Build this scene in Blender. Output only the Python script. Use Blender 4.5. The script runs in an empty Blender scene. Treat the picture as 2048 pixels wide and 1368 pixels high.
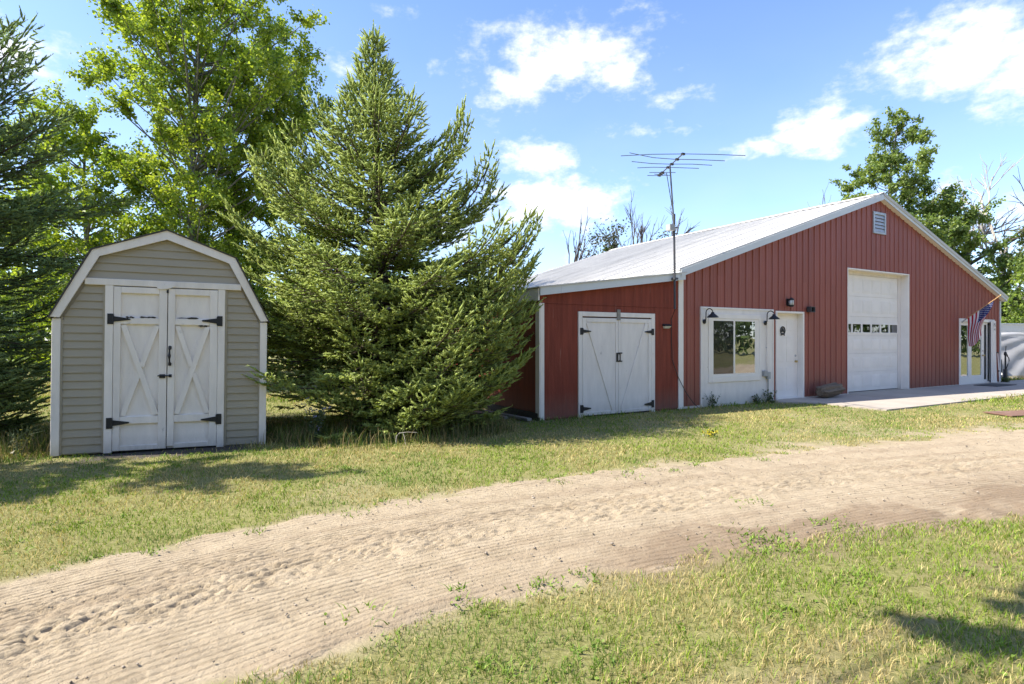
import bpy, math, random
import numpy as np
from mathutils import Vector, Matrix

scene = bpy.context.scene
C = scene.collection
R_ = math.radians
PI = math.pi

# ------------------------------------------------------------------ camera
cd = bpy.data.cameras.new('camera')
cd.sensor_width = 36.0
cd.lens = 1150.0 / 2048.0 * 36.0
cd.shift_y = -4.0 / 2048.0
cd.clip_start = 0.05
cd.clip_end = 3000.0
cam = bpy.data.objects.new('camera', cd)
C.objects.link(cam)
cam.location = (0, 0, 1.46)
cam.rotation_euler = (R_(90), 0, 0)
scene.camera = cam

# ------------------------------------------------------------------ exposure
vs = scene.view_settings
vs.view_transform = 'Standard'
vs.look = 'None'
vs.exposure = 1.74
vs.gamma = 1.0
vs.use_curve_mapping = False

# ------------------------------------------------------------------ sun and sky
SUN_DIR = Vector((-0.87, -0.16, 1.0)).normalized()      # towards the sun
sun_el = math.asin(SUN_DIR.z)
sun_az = math.atan2(SUN_DIR.x, SUN_DIR.y)
sl = bpy.data.lights.new('sun', 'SUN')
sl.energy = 3.3
sl.angle = R_(0.55)
sl.color = (1.0, 0.94, 0.84)
so = bpy.data.objects.new('sun', sl)
C.objects.link(so)
so.location = (-20, -3, 25)
so.rotation_euler = (-SUN_DIR).to_track_quat('-Z', 'Y').to_euler()

w = bpy.data.worlds.new('World')
scene.world = w
w.use_nodes = True
nt = w.node_tree
nt.nodes.clear()
N = nt.nodes.new
LK = nt.links.new
out = N('ShaderNodeOutputWorld')
bg = N('ShaderNodeBackground')
bg.inputs['Strength'].default_value = 0.115
LK(bg.outputs[0], out.inputs[0])
sky = N('ShaderNodeTexSky')
sky.sky_type = 'NISHITA'
sky.sun_disc = False
sky.sun_elevation = sun_el
sky.sun_rotation = sun_az % (2 * PI)
sky.altitude = 200
sky.air_density = 1.0
sky.dust_density = 0.6
sky.ozone_density = 3.0


def wmath(op, a, b=None, c=None):
    n = N('ShaderNodeMath')
    n.operation = op
    for i, v in enumerate((a, b, c)):
        if v is None:
            continue
        if isinstance(v, (int, float)):
            n.inputs[i].default_value = v
        else:
            LK(v, n.inputs[i])
    return n.outputs[0]


tc = N('ShaderNodeTexCoord')
sep = N('ShaderNodeSeparateXYZ')
LK(tc.outputs['Generated'], sep.inputs[0])
az = wmath('ARCTAN2', sep.outputs[0], sep.outputs[1])
el = wmath('ARCSINE', sep.outputs[2])
comb = N('ShaderNodeCombineXYZ')
LK(az, comb.inputs[0])
LK(wmath('MULTIPLY', el, 1.7), comb.inputs[1])


def wnoise(scale, detail, rough, src, off=0.0):
    n = N('ShaderNodeTexNoise')
    n.inputs['Scale'].default_value = scale
    n.inputs['Detail'].default_value = detail
    n.inputs['Roughness'].default_value = rough
    if off:
        v = N('ShaderNodeVectorMath')
        v.operation = 'ADD'
        v.inputs[1].default_value = (off, off * 0.7, off * 1.3)
        LK(src, v.inputs[0])
        src = v.outputs[0]
    LK(src, n.inputs['Vector'])
    return n.outputs['Fac']


n1 = wnoise(11.0, 8.0, 0.62, comb.outputs[0])
n2 = wnoise(34.0, 5.0, 0.6, comb.outputs[0], 3.1)
nsh = wnoise(7.0, 4.0, 0.5, comb.outputs[0], 7.7)
# clouds: (azimuth, elevation, half width, half height, strength) in degrees; those in front are where the
# photograph has them, unseen ones round the sky are enlarged to add neutral fill light
clouds = [(4.6, 26.0, 12.0, 3.9, 1.0), (0.0, 24.3, 6.0, 3.4, .85), (9.5, 24.6, 5.6, 3.0, .95),
          (38.5, 21.8, 7.6, 4.5, 1.0), (43.5, 19.5, 7.0, 5.0, 1.0), (34.5, 21.5, 5.0, 3.0, .85), (39.5, 16.8, 2.4, 1.8, .6),
          (27.8, 18.0, 5.0, 2.8, 1.05), (23.5, 17.0, 4.0, 1.4, .55), (31.0, 18.0, 3.0, 2.0, .7),
          (4.0, 13.4, 9.5, 3.8, 1.2), (2.0, 17.4, 6.2, 2.3, 1.1), (-6.0, 11.0, 5.5, 3.0, .7), (7.2, 13.5, 3.5, 2.0, .6),
          (-41.0, 20.5, 4.2, 3.2, .9), (-38.5, 21.5, 3.0, 1.6, .6), (-16.0, 24.5, 3.5, 1.6, .42), (-44.5, 17, 3.0, 2.5, .7),
          (39.0, 9.5, 7.5, 2.3, .72), (37.5, 12.0, 2.6, 1.4, .5), (10, 7, 14, 2.5, .5), (16.3, 22.0, 3.4, 1.0, .45),
          (12.0, 29.5, 4.5, .8, .4), (36.7, 27.5, 3.4, .8, .5), (10.5, 19.6, 11.0, .8, .34), (-12.0, 29.0, 2.0, .7, .35),
          (75, 22, 13, 6, 1), (105, 16, 15, 5, .95), (140, 28, 15, 8, 1), (178, 18, 17, 6, 1), (-150, 26, 14, 7, 1), (100, 42, 15, 8, .9), (-165, 48, 16, 9, .9), (125, 62, 20, 8, .8),
          (-115, 14, 14, 4, .8), (-75, 26, 10, 4, .9), (-60, 12, 9, 3, .7), (60, 45, 14, 7, .7), (160, 55, 16, 8, .6)]
cov = None
for a0, e0, sa, se, st in clouds:
    dx = wmath('MULTIPLY', wmath('SUBTRACT', az, R_(a0)), 1 / R_(sa))
    dy = wmath('MULTIPLY', wmath('SUBTRACT', el, R_(e0)), 1 / R_(se))
    r2 = wmath('ADD', wmath('MULTIPLY', dx, dx), wmath('MULTIPLY', dy, dy))
    v = wmath('MULTIPLY', wmath('SUBTRACT', 1.0, wmath('SQRT', r2)), st)
    cov = v if cov is None else wmath('MAXIMUM', cov, v)
cov = wmath('MAXIMUM', cov, -0.8)
dens = wmath('ADD', cov, wmath('ADD', wmath('MULTIPLY', wmath('SUBTRACT', n1, 0.5), 2.0),
                               wmath('MULTIPLY', wmath('SUBTRACT', n2, 0.5), 1.0)))
mask = N('ShaderNodeMapRange')
mask.interpolation_type = 'SMOOTHSTEP'
mask.inputs['From Min'].default_value = 0.02
mask.inputs['From Max'].default_value = 1.05
LK(dens, mask.inputs['Value'])
# a little thin veil low down
veil = wmath('MULTIPLY', wmath('MULTIPLY', wmath('SUBTRACT', 1.0, wmath('MULTIPLY', el, 1.9)), nsh), 0.30)
veil = wmath('MAXIMUM', veil, 0.0)
fac = wmath('MAXIMUM', wmath('MULTIPLY', mask.outputs[0], 0.97), veil)
ccol = N('ShaderNodeMixRGB')
ccol.inputs[1].default_value = (3.2, 3.3, 3.6, 1)
ccol.inputs[2].default_value = (4.2, 4.2, 4.25, 1)
mr = N('ShaderNodeMapRange')
mr.inputs['From Min'].default_value = 0.25
mr.inputs['From Max'].default_value = 1.0
LK(dens, mr.inputs['Value'])
LK(mr.outputs[0], ccol.inputs[0])
smix = N('ShaderNodeMixRGB')
LK(fac, smix.inputs[0])
tint = N('ShaderNodeMixRGB')
tint.blend_type = 'MULTIPLY'
tint.inputs[0].default_value = 1.0
tint.inputs[2].default_value = (0.735, 0.765, 0.865, 1)
LK(sky.outputs[0], tint.inputs[1])
LK(tint.outputs[0], smix.inputs[1])
LK(ccol.outputs[0], smix.inputs[2])
LK(smix.outputs[0], bg.inputs['Color'])

# ================================================================== helpers


class MB:
    def __init__(self):
        self.v, self.f, self.n = [], [], 0

    def add(self, verts, faces):
        self.v.extend(tuple(p) for p in verts)
        self.f.extend(tuple(i + self.n for i in fc) for fc in faces)
        self.n += len(verts)
        return self

    def box(self, x0, x1, y0, y1, z0, z1):
        v = [(x0, y0, z0), (x1, y0, z0), (x1, y1, z0), (x0, y1, z0), (x0, y0, z1), (x1, y0, z1), (x1, y1, z1), (x0, y1, z1)]
        return self.add(v, [(0, 3, 2, 1), (4, 5, 6, 7), (0, 1, 5, 4), (1, 2, 6, 5), (2, 3, 7, 6), (3, 0, 4, 7)])

    def bbox(self, x0, x1, y0, y1, z0, z1, c=0.004):
        """box whose front (low y) edges are chamfered"""
        v = [(x0, y0 + c, z0), (x1, y0 + c, z0), (x1, y0 + c, z1), (x0, y0 + c, z1),
             (x0 + c, y0, z0 + c), (x1 - c, y0, z0 + c), (x1 - c, y0, z1 - c), (x0 + c, y0, z1 - c),
             (x0, y1, z0), (x1, y1, z0), (x1, y1, z1), (x0, y1, z1)]
        return self.add(v, [(4, 5, 6, 7), (0, 1, 5, 4), (1, 2, 6, 5), (2, 3, 7, 6), (3, 0, 4, 7),
                            (8, 9, 1, 0), (9, 10, 2, 1), (10, 11, 3, 2), (11, 8, 0, 3), (11, 10, 9, 8)])

    def prism(self, poly, y0, y1):
        """polygon in x,z extruded from y0 (front) to y1"""
        n = len(poly)
        v = [(p[0], y0, p[1]) for p in poly] + [(p[0], y1, p[1]) for p in poly]
        f = [tuple(range(n)), tuple(range(2 * n - 1, n - 1, -1))]
        f += [(i, i + n, (i + 1) % n + n, (i + 1) % n) for i in range(n)]
        return self.add(v, f)

    def slab(self, poly, z0, z1):
        n = len(poly)
        v = [(p[0], p[1], z1) for p in poly] + [(p[0], p[1], z0) for p in poly]
        f = [tuple(range(n)), tuple(range(2 * n - 1, n - 1, -1))]
        f += [(i, i + n, (i + 1) % n + n, (i + 1) % n) for i in range(n)]
        return self.add(v, f)

    def bar(self, a, b, w, y0, y1):
        """flat board in the x,z plane from a to b, width w, between y0 and y1"""
        ax, az_ = a
        bx, bz = b
        l = math.hypot(bx - ax, bz - az_)
        nx, nz = -(bz - az_) / l * w / 2, (bx - ax) / l * w / 2
        return self.prism([(ax - nx, az_ - nz), (bx - nx, bz - nz), (bx + nx, bz + nz), (ax + nx, az_ + nz)], y0, y1)

    def tube(self, pts, rad, sides=8, cap=True):
        pts = [Vector(p) for p in pts]
        m = len(pts)
        if not hasattr(rad, '__len__'):
            rad = [rad] * m
        vs_, fs = [], []
        for i, p in enumerate(pts):
            t = (pts[min(i + 1, m - 1)] - pts[max(i - 1, 0)]).normalized()
            up = Vector((0, 0, 1)) if abs(t.z) < 0.95 else Vector((1, 0, 0))
            a = t.cross(up).normalized()
            b = t.cross(a).normalized()
            for k in range(sides):
                an = 2 * PI * k / sides
                vs_.append(p + (a * math.cos(an) + b * math.sin(an)) * rad[i])
        for i in range(m - 1):
            for k in range(sides):
                k2 = (k + 1) % sides
                fs.append((i * sides + k, i * sides + k2, (i + 1) * sides + k2, (i + 1) * sides + k))
        if cap:
            fs.append(tuple(range(sides - 1, -1, -1)))
            fs.append(tuple((m - 1) * sides + k for k in range(sides)))
        return self.add(vs_, fs)

    def lathe(self, prof, center, axis='z', sides=16):
        """prof: list of (radius, height)"""
        vs_, fs = [], []
        for r, h in prof:
            for k in range(sides):
                an = 2 * PI * k / sides
                c, s = math.cos(an) * r, math.sin(an) * r
                p = {'z': (c, s, h), 'y': (c, h, s), 'x': (h, c, s)}[axis]
                vs_.append((p[0] + center[0], p[1] + center[1], p[2] + center[2]))
        m = len(prof)
        for i in range(m - 1):
            for k in range(sides):
                k2 = (k + 1) % sides
                fs.append((i * sides + k, i * sides + k2, (i + 1) * sides + k2, (i + 1) * sides + k))
        fs.append(tuple(range(sides - 1, -1, -1)))
        fs.append(tuple((m - 1) * sides + k for k in range(sides)))
        return self.add(vs_, fs)

    def build(self, name, mat, parent=None, smooth=False):
        me = bpy.data.meshes.new(name)
        me.from_pydata(self.v, [], self.f)
        me.update()
        return link(name, me, mat, parent, smooth)


def link(name, me, mat, parent=None, smooth=False):
    o = bpy.data.objects.new(name, me)
    C.objects.link(o)
    if mat is not None:
        for m_ in (mat if isinstance(mat, (list, tuple)) else [mat]):
            me.materials.append(m_)
    if parent is not None:
        o.parent = parent
    if smooth:
        me.polygons.foreach_set('use_smooth', [True] * len(me.polygons))
    return o


def np_mesh(name, verts, faces, mat, parent=None, col=None, attrs=None, smooth=False):
    """verts (n,3), faces (m,3) or (m,4) arrays"""
    me = bpy.data.meshes.new(name)
    verts = np.asarray(verts, dtype=np.float32)
    faces = np.asarray(faces, dtype=np.int32)
    k = faces.shape[1]
    me.vertices.add(len(verts))
    me.vertices.foreach_set('co', verts.ravel())
    me.loops.add(faces.size)
    me.loops.foreach_set('vertex_index', faces.ravel())
    me.polygons.add(len(faces))
    me.polygons.foreach_set('loop_start', np.arange(len(faces), dtype=np.int32) * k)
    if smooth:
        me.polygons.foreach_set('use_smooth', np.ones(len(faces), dtype=bool))
    me.update(calc_edges=True)
    if col is not None:
        a = me.color_attributes.new('Col', 'FLOAT_COLOR', 'POINT')
        c4 = np.ones((len(verts), 4), dtype=np.float32)
        c4[:, :3] = col
        a.data.foreach_set('color', c4.ravel())
    for nm, arr in (attrs or {}).items():
        a = me.attributes.new(nm, 'FLOAT', 'POINT')
        a.data.foreach_set('value', np.asarray(arr, dtype=np.float32))
    return link(name, me, mat, parent)


def empty(name, loc=(0, 0, 0), rot=(0, 0, 0)):
    o = bpy.data.objects.new(name, None)
    C.objects.link(o)
    o.location = loc
    o.rotation_euler = rot
    o.empty_display_size = 0.2
    return o


def tag(o, label=None, cat=None, group=None, kind=None):
    if label:
        o['label'] = label
    if cat:
        o['category'] = cat
    if group:
        o['group'] = group
    if kind:
        o['kind'] = kind
    return o


# ------------------------------------------------------------------ materials
def mat(name, col, rough=0.6, var=0.12, scale=6.0, bump=0.0, bscale=60.0, stretch=(1, 1, 1), metal=0.0, rnd=0.0,
        dirt=None, dirt_scale=3.0, dirt_lo=0.58, dirt_hi=0.72, spec=0.4, dstretch=(1, 1, 1)):
    m = bpy.data.materials.new(name)
    m.use_nodes = True
    t = m.node_tree
    p = t.nodes['Principled BSDF']
    p.inputs['Roughness'].default_value = rough
    p.inputs['Metallic'].default_value = metal
    p.inputs['Specular IOR Level'].default_value = spec
    A, L = t.nodes.new, t.links.new
    co = A('ShaderNodeTexCoord')
    oi = A('ShaderNodeObjectInfo')

    def noise(sc, st, det=5.0, ro=0.6):
        mp = A('ShaderNodeMapping')
        mp.inputs['Scale'].default_value = st
        L(co.outputs['Object'], mp.inputs['Vector'])
        n = A('ShaderNodeTexNoise')
        n.inputs['Scale'].default_value = sc
        n.inputs['Detail'].default_value = det
        n.inputs['Roughness'].default_value = ro
        L(mp.outputs[0], n.inputs['Vector'])
        return n.outputs['Fac']

    nz = noise(scale, stretch)
    r1 = A('ShaderNodeMapRange')
    r1.inputs['From Min'].default_value = 0.25
    r1.inputs['From Max'].default_value = 0.75
    r1.inputs['To Min'].default_value = 1 - var
    r1.inputs['To Max'].default_value = 1 + var
    L(nz, r1.inputs['Value'])
    fac = r1.outputs[0]
    if rnd:
        r2 = A('ShaderNodeMapRange')
        r2.inputs['To Min'].default_value = 1 - rnd
        r2.inputs['To Max'].default_value = 1 + rnd
        L(oi.outputs['Random'], r2.inputs['Value'])
        mu = A('ShaderNodeMath')
        mu.operation = 'MULTIPLY'
        L(fac, mu.inputs[0])
        L(r2.outputs[0], mu.inputs[1])
        fac = mu.outputs[0]
    vm = A('ShaderNodeVectorMath')
    vm.operation = 'SCALE'
    vm.inputs[0].default_value = col
    L(fac, vm.inputs['Scale'])
    res = vm.outputs[0]
    if dirt:
        nd = noise(dirt_scale, dstretch, 8.0, 0.68)
        r3 = A('ShaderNodeMapRange')
        r3.inputs['From Min'].default_value = dirt_lo
        r3.inputs['From Max'].default_value = dirt_hi
        L(nd, r3.inputs['Value'])
        mx = A('ShaderNodeMixRGB')
        L(r3.outputs[0], mx.inputs[0])
        L(res, mx.inputs[1])
        mx.inputs[2].default_value = (*dirt, 1)
        res = mx.outputs[0]
    L(res, p.inputs['Base Color'])
    if bump:
        nb = noise(bscale, stretch, 4.0, 0.6)
        b = A('ShaderNodeBump')
        b.inputs['Strength'].default_value = bump
        b.inputs['Distance'].default_value = 0.01
        L(nb, b.inputs['Height'])
        L(b.outputs[0], p.inputs['Normal'])
    return m


def add_splash(m, col, top=.55, amount=.55):
    """dried mud splashed up from the ground: fades out with height (object z), broken by noise"""
    t = m.node_tree
    A, L = t.nodes.new, t.links.new
    p = t.nodes['Principled BSDF']
    src = p.inputs['Base Color'].links[0].from_socket
    co = A('ShaderNodeTexCoord')
    sp_ = A('ShaderNodeSeparateXYZ')
    L(co.outputs['Object'], sp_.inputs[0])
    r = A('ShaderNodeMapRange')
    r.inputs['From Min'].default_value = top
    r.inputs['From Max'].default_value = 0.0
    L(sp_.outputs[2], r.inputs['Value'])
    mp = A('ShaderNodeMapping')
    mp.inputs['Scale'].default_value = (3, 3, 1.2)
    L(co.outputs['Object'], mp.inputs['Vector'])
    n = A('ShaderNodeTexNoise')
    n.inputs['Scale'].default_value = 5
    n.inputs['Detail'].default_value = 8
    n.inputs['Roughness'].default_value = .75
    L(mp.outputs[0], n.inputs['Vector'])
    mu = A('ShaderNodeMath')
    mu.operation = 'MULTIPLY'
    L(r.outputs[0], mu.inputs[0])
    L(n.outputs['Fac'], mu.inputs[1])
    m2 = A('ShaderNodeMath')
    m2.operation = 'MULTIPLY'
    m2.use_clamp = True
    m2.inputs[1].default_value = amount * 2
    L(mu.outputs[0], m2.inputs[0])
    x = A('ShaderNodeMixRGB')
    L(m2.outputs[0], x.inputs[0])
    L(src, x.inputs[1])
    x.inputs[2].default_value = (*col, 1)
    L(x.outputs[0], p.inputs['Base Color'])


def leaf_mat(name, trans=0.4, gloss=0.08, rough=0.45, tcol=(1.15, 1.1, 0.55)):
    """colour comes from the mesh attribute Col (each leaf's own colour)"""
    m = bpy.data.materials.new(name)
    m.use_nodes = True
    t = m.node_tree
    t.nodes.clear()
    A, L = t.nodes.new, t.links.new
    o = A('ShaderNodeOutputMaterial')
    at = A('ShaderNodeAttribute')
    at.attribute_name = 'Col'
    d = A('ShaderNodeBsdfDiffuse')
    tr = A('ShaderNodeBsdfTranslucent')
    g = A('ShaderNodeBsdfGlossy')
    g.inputs['Roughness'].default_value = rough
    g.inputs['Color'].default_value = (0.8, 0.8, 0.8, 1)
    L(at.outputs['Color'], d.inputs['Color'])
    vm = A('ShaderNodeVectorMath')
    vm.operation = 'MULTIPLY'
    vm.inputs[1].default_value = tcol
    L(at.outputs['Color'], vm.inputs[0])
    L(vm.outputs[0], tr.inputs['Color'])
    m1 = A('ShaderNodeMixShader')
    m1.inputs[0].default_value = trans
    L(d.outputs[0], m1.inputs[1])
    L(tr.outputs[0], m1.inputs[2])
    m2 = A('ShaderNodeMixShader')
    m2.inputs[0].default_value = gloss
    L(m1.outputs[0], m2.inputs[1])
    L(g.outputs[0], m2.inputs[2])
    L(m2.outputs[0], o.inputs[0])
    return m


def glass_mat(name, tint=(0.75, 0.8, 0.78), refl=0.25):
    m = bpy.data.materials.new(name)
    m.use_nodes = True
    t = m.node_tree
    t.nodes.clear()
    A, L = t.nodes.new, t.links.new
    o = A('ShaderNodeOutputMaterial')
    tr = A('ShaderNodeBsdfTransparent')
    tr.inputs[0].default_value = (*tint, 1)
    g = A('ShaderNodeBsdfGlossy')
    g.inputs['Roughness'].default_value = 0.0
    g.inputs['Color'].default_value = (0.95, 0.97, 1, 1)
    co = A('ShaderNodeTexCoord')
    nz = A('ShaderNodeTexNoise')
    nz.inputs['Scale'].default_value = 1.6
    nz.inputs['Detail'].default_value = 2
    L(co.outputs['Object'], nz.inputs['Vector'])
    b = A('ShaderNodeBump')
    b.inputs['Strength'].default_value = 0.12
    b.inputs['Distance'].default_value = 0.03
    L(nz.outputs['Fac'], b.inputs['Height'])
    L(b.outputs[0], g.inputs['Normal'])
    fr = A('ShaderNodeFresnel')
    fr.inputs['IOR'].default_value = 1.5
    ad = A('ShaderNodeMath')
    ad.operation = 'ADD'
    ad.use_clamp = True
    ad.inputs[1].default_value = refl
    L(fr.outputs[0], ad.inputs[0])
    # the rear face of a pane only lets light through (no total reflection inside the thin sheet)
    ge = A('ShaderNodeNewGeometry')
    iv = A('ShaderNodeMath')
    iv.operation = 'SUBTRACT'
    iv.inputs[0].default_value = 1.0
    L(ge.outputs['Backfacing'], iv.inputs[1])
    mu = A('ShaderNodeMath')
    mu.operation = 'MULTIPLY'
    L(ad.outputs[0], mu.inputs[0])
    L(iv.outputs[0], mu.inputs[1])
    mx = A('ShaderNodeMixShader')
    L(mu.outputs[0], mx.inputs[0])
    L(tr.outputs[0], mx.inputs[1])
    L(g.outputs[0], mx.inputs[2])
    L(mx.outputs[0], o.inputs[0])
    return m


M = {
    'red_steel': mat('red_painted_steel', (0.285, 0.085, 0.060), 0.5, 0.10, 1.3, 0.05, 40, (1, 1, .25), rnd=0.05, spec=0.4,
                     dirt=(0.30, 0.10, 0.08), dirt_scale=1.1, dirt_lo=0.5, dirt_hi=0.85, dstretch=(1, 1, .2)),
    'red_ply': mat('red_stained_plywood', (0.215, 0.048, 0.028), 0.75, 0.28, 3.0, 0.55, 26, (5, 5, .35), rnd=0.04, spec=0.25,
                   dirt=(0.36, 0.24, 0.19), dirt_scale=8, dirt_lo=0.63, dirt_hi=0.80, dstretch=(3, 3, .16)),
    'white': mat('white_paint', (0.82, 0.76, 0.69), 0.55, 0.05, 3.0, 0.08, 50, rnd=0.03),
    'white_old': mat('weathered_white_paint', (0.79, 0.72, 0.645), 0.65, 0.09, 4.0, 0.22, 40, (2, 2, .5), rnd=0.03,
                     dirt=(0.33, 0.30, 0.27), dirt_scale=7, dirt_lo=0.66, dirt_hi=0.8, dstretch=(1, 1, .5)),
    'white_peel': mat('peeling_white_paint', (0.77, 0.71, 0.65), 0.65, 0.08, 4.0, 0.25, 40, (2, 2, .5), rnd=0.02,
                      dirt=(0.24, 0.21, 0.19), dirt_scale=9, dirt_lo=0.675, dirt_hi=0.71, dstretch=(1.4, 1, .7)),
    'fascia': mat('painted_fascia', (0.60, 0.62, 0.62), 0.5, 0.06, 2.0, 0.05, 30, rnd=0.03),
    'roof': mat('white_steel_roof', (0.565, 0.545, 0.505), 0.7, 0.07, 1.5, 0.05, 20, rnd=0.03, spec=0.12,
                dirt=(0.36, 0.34, 0.31), dirt_scale=2.2, dirt_lo=0.5, dirt_hi=0.85, dstretch=(.16, 1.6, .5)),
    'siding': mat('tan_vinyl_siding', (0.365, 0.318, 0.235), 0.55, 0.05, 3.0, 0.06, 60, (.5, 1, 1), rnd=0.035),
    'shingle': mat('dark_roof_shingle', (0.06, 0.055, 0.05), 0.9, 0.3, 20, 0.5, 80),
    'black': mat('black_iron', (0.018, 0.018, 0.02), 0.5, 0.2, 30, 0.1, 60),
    'dark_wood': mat('bare_dark_wood', (0.05, 0.042, 0.036), 0.85, 0.3, 20, 0.4, 60),
    'grey_wood': mat('grey_weathered_wood', (0.24, 0.225, 0.20), 0.85, 0.25, 6, 0.5, 40, (.4, 4, 4)),
    'grey_metal': mat('galvanised_metal', (0.42, 0.43, 0.44), 0.45, 0.15, 12, 0.05, 40, metal=0.5),
    'mast': mat('dull_mast_steel', (0.085, 0.085, 0.09), 0.5, 0.25, 5, 0.1, 40, (1, 1, .3), metal=0.5, dirt=(0.16, 0.10, 0.07), dirt_scale=3),
    'aluminium': mat('aged_aluminium', (0.09, 0.095, 0.11), 0.45, 0.1, 10, metal=0.4),
    'brass': mat('brass', (0.55, 0.42, 0.18), 0.35, 0.1, 20, metal=0.8),
    'concrete': mat('concrete', (0.36, 0.315, 0.265), 0.9, 0.14, 1.2, 0.15, 60, rnd=0.03, dirt=(0.30, 0.26, 0.22), dirt_scale=1.5, dirt_lo=.55, dirt_hi=.85),
    'dark_room': mat('dim_interior', (0.09, 0.085, 0.08), 0.9, 0.1),
    'blind': mat('window_blind', (0.42, 0.41, 0.385), 0.6, 0.05, rnd=0.02),
    'rust': mat('rusty_plate', (0.17, 0.095, 0.065), 0.85, 0.3, 5, 0.3, 30, dirt=(0.30, 0.22, 0.16), dirt_scale=2.5, dirt_lo=.55, dirt_hi=.7),
    'mat': mat('doormat', (0.07, 0.068, 0.065), 0.95, 0.2, 40, 0.5, 120),
    'log': mat('weathered_log', (0.165, 0.125, 0.085), 0.9, 0.5, 5, 0.8, 22, (.7, 6, 6)),
    'tarp': mat('pale_tarp', (0.40, 0.395, 0.395), 0.6, 0.08, 2, 0.15, 8),
    'tarp_grey': mat('grey_tarp', (0.20, 0.205, 0.19), 0.7, 0.15, 3, 0.2, 8),
    'grey_plastic': mat('grey_plastic', (0.36, 0.36, 0.35), 0.5, 0.08),
    'lens': mat('frosted_lens', (0.62, 0.64, 0.66), 0.2, 0.05, spec=0.6),
    'bark': mat('poplar_bark', (0.17, 0.16, 0.135), 0.9, 0.35, 6, 0.6, 14, (1, 1, .3)),
    'dark_bark': mat('spruce_bark', (0.085, 0.062, 0.048), 0.95, 0.3, 8, 0.6, 20, (1, 1, .3)),
    'dead': mat('dead_branch', (0.10, 0.085, 0.075), 0.9, 0.25, 6),
    'dead_pale': mat('pale_dead_branch', (0.42, 0.38, 0.33), 0.9, 0.2, 6),
    'gold_wood': mat('varnished_pole', (0.50, 0.30, 0.14), 0.45, 0.15, 20),
    'soil': mat('bare_soil', (0.12, 0.095, 0.07), 0.95, 0.3, 8, 0.5, 50),
    'glass': glass_mat('window_glass', refl=0.30),
    'glass_dim': glass_mat('dim_glass', tint=(0.3, 0.32, 0.3), refl=0.16),
    'glass_left': glass_mat('screened_glass', tint=(0.55, 0.55, 0.54), refl=0.03),
    'leaf': leaf_mat('leaf', 0.54, 0.03),
    'needle': leaf_mat('needle', 0.42, 0.015, 0.5, (1.15, 1.1, .75)),
    'grass': leaf_mat('grass_blade', 0.30, 0.012, 0.5, (1.1, 1.05, .7)),
}

add_splash(M['red_steel'], (.19, .10, .075), .8, .45)
add_splash(M['red_ply'], (.20, .13, .10), .5, .5)
add_splash(M['white_peel'], (.40, .36, .30), .30, .5)
add_splash(M['white_old'], (.42, .37, .30), .22, .6)
add_splash(M['siding'], (.27, .23, .17), .4, .6)

# ------------------------------------------------------------------ numpy noise


def vnoise(x, y, seed=0):
    xi, yi = np.floor(x).astype(np.int64), np.floor(y).astype(np.int64)
    fx, fy = x - xi, y - yi
    fx = fx * fx * (3 - 2 * fx)
    fy = fy * fy * (3 - 2 * fy)

    def h(a, b):
        n = (a * 374761393 + b * 668265263 + seed * 974634777) & 0xFFFFFFFF
        n = ((n ^ (n >> 13)) * 1274126177) & 0xFFFFFFFF
        return ((n ^ (n >> 16)) & 0xFFFF) / 65535.0
    return (h(xi, yi) * (1 - fx) + h(xi + 1, yi) * fx) * (1 - fy) + (h(xi, yi + 1) * (1 - fx) + h(xi + 1, yi + 1) * fx) * fy


def fbm(x, y, seed=0, oct_=4):
    s, a, t = 0, 1.0, 0
    for k in range(oct_):
        s = s + a * vnoise(x * 2 ** k, y * 2 ** k, seed + k * 17)
        t += a
        a *= 0.5
    return s / t


def sstep(a, b, x):
    t = np.clip((x - a) / (b - a), 0, 1)
    return t * t * (3 - 2 * t)


# ================================================================== ground and road
# road edges on the ground (upper and lower edge of the sand), metres
UP = np.array([(-9.0, -4.2), (-6.3, -0.9), (-4.3, 1.7), (-2.95, 3.40), (-2.3, 4.12), (-1.39, 4.92), (-.12, 5.72), (1.58, 6.5), (2.96, 7.1), (4.59, 7.8), (7.87, 9.0), (12, 10.3), (20, 12.4)])
LO = np.array([(-7.3, -5.4), (-4.6, -2.1), (-3.0, 0.5), (-1.55, 2.30), (-.85, 2.85), (-.15, 3.27), (.55, 3.58), (1.48, 4.0), (2.5, 4.36), (3.3, 4.62), (5.2, 5.2), (9, 6.3), (18, 8.4)])


def resample(P, n=600):
    d = np.r_[0, np.cumsum(np.hypot(*np.diff(P, axis=0).T))]
    u = np.linspace(0, d[-1], n)
    x, y = np.interp(u, d, P[:, 0]), np.interp(u, d, P[:, 1])
    k = np.hanning(41)
    k /= k.sum()
    pad = lambda a: np.convolve(np.r_[a[0] + (a[0] - a[1]) * np.arange(20, 0, -1), a, a[-1] + (a[-1] - a[-2]) * np.arange(1, 21)], k, 'valid')
    return np.c_[pad(x), pad(y)]


UPs, LOs = resample(UP), resample(LO)
CEN = (UPs + LOs) / 2
SEG = np.r_[0, np.cumsum(np.hypot(*np.diff(CEN, axis=0).T))]
HW = np.hypot(*(UPs - LOs).T) / 2
TAN = np.gradient(CEN, axis=0)
TAN /= np.hypot(*TAN.T)[:, None]
NOR = np.c_[-TAN[:, 1], TAN[:, 0]]


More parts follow.
